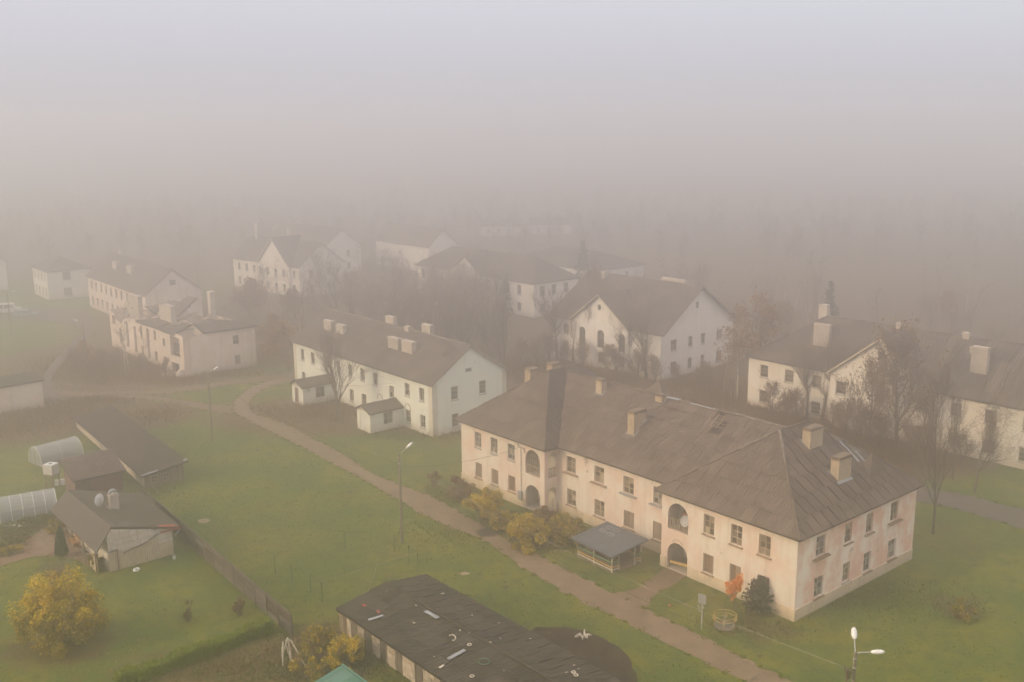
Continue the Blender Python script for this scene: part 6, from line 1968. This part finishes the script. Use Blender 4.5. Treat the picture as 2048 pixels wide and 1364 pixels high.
# yellow tree at the cottage lawn
yt = thing('yellow_tree', 'broad yellow-leaved tree on the cottage lawn', 'tree', G(122, 1285), .4)
thick, thin, tips = skeleton(random.Random(77), 5.6, .12, 'spread', 1.1, 3)
obj('trunk', seg_mesh('trunk', thick, M_BIRCH, 6), yt)
obj('crown', seg_mesh('crown', [(a, b, max(c, .014), max(d_, .009)) for a, b, c, d_ in thin], M_TWIG, 3), yt)
ng = np.random.default_rng(4)
ry = random.Random(12)
lob = np.array([(math.cos(a) * r_, math.sin(a) * r_, z_, q_) for a, r_, z_, q_ in [(ry.uniform(0, 6.28), 3.1 * ry.random() ** .6, ry.uniform(.8, 4.9), ry.uniform(.4, .9)) for _ in range(90)]])
lob[:, :2] *= np.clip(1.4 - .19 * lob[:, 2:3], .3, 1)
sel = ng.integers(0, len(lob), 20000)
d = ng.normal(size=(20000, 3))
d /= np.linalg.norm(d, axis=1, keepdims=True)
C = lob[sel, :3] + d * lob[sel, 3:4] * ng.uniform(.45, 1.1, (20000, 1))
up_ = C[:, 2] + ng.normal(0, .5, len(C)) > 2.7
obj('leaves', np_mesh('leaves', *leaf_quads(C[up_ & (C[:, 2] > .3)], .075, ng), M_YEL), yt)
obj('lower_leaves', np_mesh('leaves', *leaf_quads(C[(~up_) & (C[:, 2] > .3)], .075, ng), M_OLIVE), yt)

# grove of thin bare trees behind the mint house and on towards the fog
rg = random.Random(55)
HS = [((-5.3, 100.1), TH, 40.5, 17), ((-31.2, 141.17), TH, 33.7, 11.4), ((6.58, 157.9), -.83, 21.9, 17.6), ((31, 128.8), -.843, 42.5, 14), ((-68.35, 168.89), -.86, 30.2, 11.7), ((-88, 208), -.89, 33.8, 10.6), ((-20.79, 221), -.86, 38.4, 12), ((-107.6, 225.5), -.9, 11.8, 9)]
HS += [(tuple(o.location.xy), o.rotation_euler.z, 30, 14) for o in col.objects if o.name.startswith(('distant_house', 'far_', 'steep', 'grey_house'))]


def free(x, y, m=2.0):
    for (ox, oy), t, l_, w_ in HS:
        c_, s_ = math.cos(-t), math.sin(-t)
        u, v = (x - ox) * c_ - (y - oy) * s_, (x - ox) * s_ + (y - oy) * c_
        if -m < u < l_ + m and -m < v < w_ + m: return False
    return True


def view_y(x, y):
    p_ = Vector((x, y, -CAMH))
    return 682 - FOC * p_.dot(CU) / p_.dot(CF), 1024 + FOC * p_.dot(CR) / p_.dot(CF)


made = 0
zones = [((-24, -1), (148, 205), 120), ((-52, -22), (172, 225), 34), ((22, 60), (150, 215), 40), ((60, 105), (120, 200), 34)]
for (xa, xb), (ya, yb), cnt in zones:
    k = 0
    while k < cnt:
        x, y = rg.uniform(xa, xb), rg.uniform(ya, yb)
        if not free(x, y, 1.6): k += .3; continue
        k += 1
        pr = rg.choice(THIN + BARE[:2])
        t = plant(pr, 'grove_tree', 'bare thin tree in the foggy grove behind the houses', 'tree', (x, y, 0), rg.uniform(7.5, 11.5), 11.3, rg.uniform(0, 6.28), 'bare trees of the foggy grove', sq=rg.uniform(.9, 1.3))
# far-off wood that reads as one mass in the fog: many coarse bare trees in one mesh
def coarse_tree(seed):
    r = random.Random(seed)
    segs = [((0, 0, 0), (0, 0, 10.5), .11, .03)]
    for k in range(26):
        z = r.uniform(2.6, 10)
        a = r.uniform(0, 6.28)
        l_ = (11.2 - z) * r.uniform(.22, .42) + .3
        d = Vector((math.cos(a), math.sin(a), r.uniform(.5, 1.3)))
        q = Vector((0, 0, z)) + d * l_
        segs.append(((0, 0, z), tuple(q), .05, .02))
        for j in range(4):
            p_ = Vector((0, 0, z)).lerp(q, r.uniform(.3, 1))
            e = p_ + Vector((r.gauss(0, .5), r.gauss(0, .5), r.uniform(.2, 1.0))) * l_ * .5
            segs.append((tuple(p_), tuple(e), .03, .015))
    me = seg_mesh('coarse', segs, M_TWIG, 3)
    v_ = np.empty(len(me.vertices) * 3, np.float32)
    me.vertices.foreach_get('co', v_)
    f_ = np.empty(len(me.loops), np.int32)
    me.loops.foreach_get('vertex_index', f_)
    bpy.data.meshes.remove(me)
    return v_.reshape(-1, 3), f_.reshape(-1, 4)


V, Fq, off = [], [], 0
bases = [coarse_tree(900 + i) for i in range(6)]
k = 0
while k < 650:
    y = 245 + 200 * rg.random() ** .8
    x = rg.uniform(-.58, .58) * y
    if not free(x, y, 1) or (y < 250 and x < -68): k += .2; continue
    k += 1
    v_, f_ = rg.choice(bases)
    s, a = rg.uniform(.7, 1.1), rg.uniform(0, 6.28)
    R_ = np.array([[math.cos(a), -math.sin(a), 0], [math.sin(a), math.cos(a), 0], [0, 0, 1]]) * s
    V.append(v_ @ R_.T + np.array([[x, y, 0]]))
    Fq.append(f_ + off)
    off += len(v_)
tag(obj('far_wood', np_mesh('far_wood', np.concatenate(V), np.concatenate(Fq), M_TWIG)), 'far bare wood fading into the fog', 'wood', kind='stuff')


# weeds, rank grass, fallen leaves
def blades(name, label, spots, n, h, mat, w=.05, cat='weeds', lean=.5):
    P = []
    wts = np.array([rx * ry for _, _, rx, ry in spots], float)
    for (x, y, rx, ry), c_ in zip(spots, (wts / wts.sum() * n).astype(int)):
        q = nrng.normal(0, .45, (c_, 2)) * np.array([[rx, ry]])
        P.append(q + np.array([[x, y]]))
    P = np.concatenate(P)
    ok = np.array([free(a, b_, .25) and not on_path(a, b_) for a, b_ in P])
    P = P[ok]
    m_ = len(P)
    a = nrng.uniform(0, 6.28, m_)
    hh = h * nrng.uniform(.35, 1.25, m_)
    e = np.stack([np.cos(a) * w, np.sin(a) * w, np.zeros(m_)], 1)
    b0 = np.concatenate([P, np.zeros((m_, 1))], 1)
    tip = b0 + np.stack([nrng.normal(0, lean, m_) * hh, nrng.normal(0, lean, m_) * hh, hh], 1)
    V = np.stack([b0 - e, b0 + e, tip], 1).reshape(-1, 3)
    return tag(obj(name, np_mesh(name, V, np.arange(m_ * 3).reshape(m_, 3), mat)), label, cat, kind='stuff')


S_ = lambda L_: [(*G(x, y).xy, rx, ry) for x, y, rx, ry in L_]
blades('dry_weeds', 'dry brown weeds around the ruin, the porches and under the bare trees', S_([(640, 825, 9, 5), (740, 800, 5, 4), (250, 745, 12, 7), (160, 725, 8, 8), (350, 762, 6, 3), (205, 800, 5, 4), (310, 832, 3.5, 4), (60, 840, 8, 9), (1470, 795, 9, 7), (1620, 842, 9, 5), (1790, 905, 7, 5), (1210, 750, 12, 5), (430, 748, 9, 3), (880, 865, 6, 2.5), (1700, 890, 10, 5)]), 26000, .65, M_WEED, .06, 'weeds')
blades('rank_grass', 'rank grass growing along walls, bushes and path edges', S_([(1000, 1062, 9, 4), (1120, 1085, 6, 3), (900, 990, 4, 3), (1700, 1190, 9, 4), (720, 1330, 4, 4), (640, 1300, 5, 4), (600, 1340, 5, 4), (460, 1340, 6, 3), (860, 1350, 4, 4), (820, 870, 6, 3), (1500, 1255, 5, 2.5), (90, 1020, 4, 3), (300, 985, 3, 3), (250, 950, 2, 4), (1925, 1215, 2, 2)]), 13000, .26, M_WEEDG, .05, 'grass')
blades('brushwood', 'thick reddish brush between the pink house and the houses behind', S_([(1470, 800, 8, 6), (1560, 830, 7, 5), (1630, 848, 9, 4), (1700, 880, 9, 5), (1790, 910, 7, 4), (1215, 752, 12, 4), (1120, 735, 7, 4), (1030, 740, 8, 6), (230, 745, 10, 6), (160, 730, 6, 6), (560, 720, 6, 6), (1400, 770, 8, 4)]), 16000, 1.25, M_WEED, .035, 'brush', .22)
n = 30000
P = np.stack([nrng.uniform(-52, 34, n), nrng.uniform(54, 132, n), np.zeros(n)], 1)
keep = np.array([free(a, b_, .3) and not on_path(a, b_) for a, b_ in P[:, :2]])
P = P[keep]
E_ = np.array(EDGES)
E_ = E_[nrng.integers(0, len(E_), 9000)] + nrng.normal(0, .16, (9000, 2))
P = np.concatenate([P, np.concatenate([E_, np.zeros((9000, 1))], 1)])
m_ = len(P)
a = nrng.uniform(0, 6.28, m_)
hh = nrng.uniform(.03, .11, m_)
e = np.stack([np.cos(a) * .07, np.sin(a) * .07, np.zeros(m_)], 1)
tip = P + np.stack([nrng.normal(0, .5, m_) * hh, nrng.normal(0, .5, m_) * hh, hh], 1)
tag(obj('lawn_grass', np_mesh('lawn_grass', np.stack([P - e, P + e, tip], 1).reshape(-1, 3), np.arange(m_ * 3).reshape(m_, 3), M_TUFT)), 'uneven tufts of lawn grass and path edges', 'grass', kind='stuff')
P = []
for x, y, rx, ry, c_ in ((1060, 1100, 5, 3, 120), (960, 1040, 5, 4, 90), (130, 1290, 7, 5, 260), (250, 1320, 9, 4, 150), (700, 860, 9, 6, 70), (1650, 1210, 12, 6, 90), (1880, 1180, 10, 10, 90), (800, 1100, 14, 9, 70), (650, 1330, 4, 3, 70), (1480, 1230, 4, 3, 60)):
    p = G(x, y)
    q = nrng.normal(0, .5, (c_, 2)) * np.array([[rx, ry]])
    P.append(np.concatenate([q + np.array([[p.x, p.y]]), nrng.uniform(.02, .06, (c_, 1))], 1))
tag(obj('fallen_leaves', np_mesh('fallen_leaves', *leaf_quads(np.concatenate(P), .055, nrng), M_FALLEN)), 'yellow fallen leaves scattered on the lawns', 'leaves', kind='stuff')

# ------------------------------------------------------------------ the fog itself
fm = bpy.data.materials.new('fog')
fm.use_nodes = True
t = fm.node_tree
for n in list(t.nodes): t.nodes.remove(n)
out = t.nodes.new('ShaderNodeOutputMaterial')
pv_ = t.nodes.new('ShaderNodeVolumePrincipled')
pv_.inputs['Color'].default_value = (*FOG_COLOR, 1)
pv_.inputs['Density'].default_value = FOG_DENSITY
pv_.inputs['Anisotropy'].default_value = FOG_G
t.links.new(pv_.outputs[0], out.inputs['Volume'])
hz = MB().box(-1250, 1250, -1250, 1250, -1.0, 44.0).build('haze', fm, kind='stuff')
tag(hz, 'even morning fog over the whole village', 'fog')
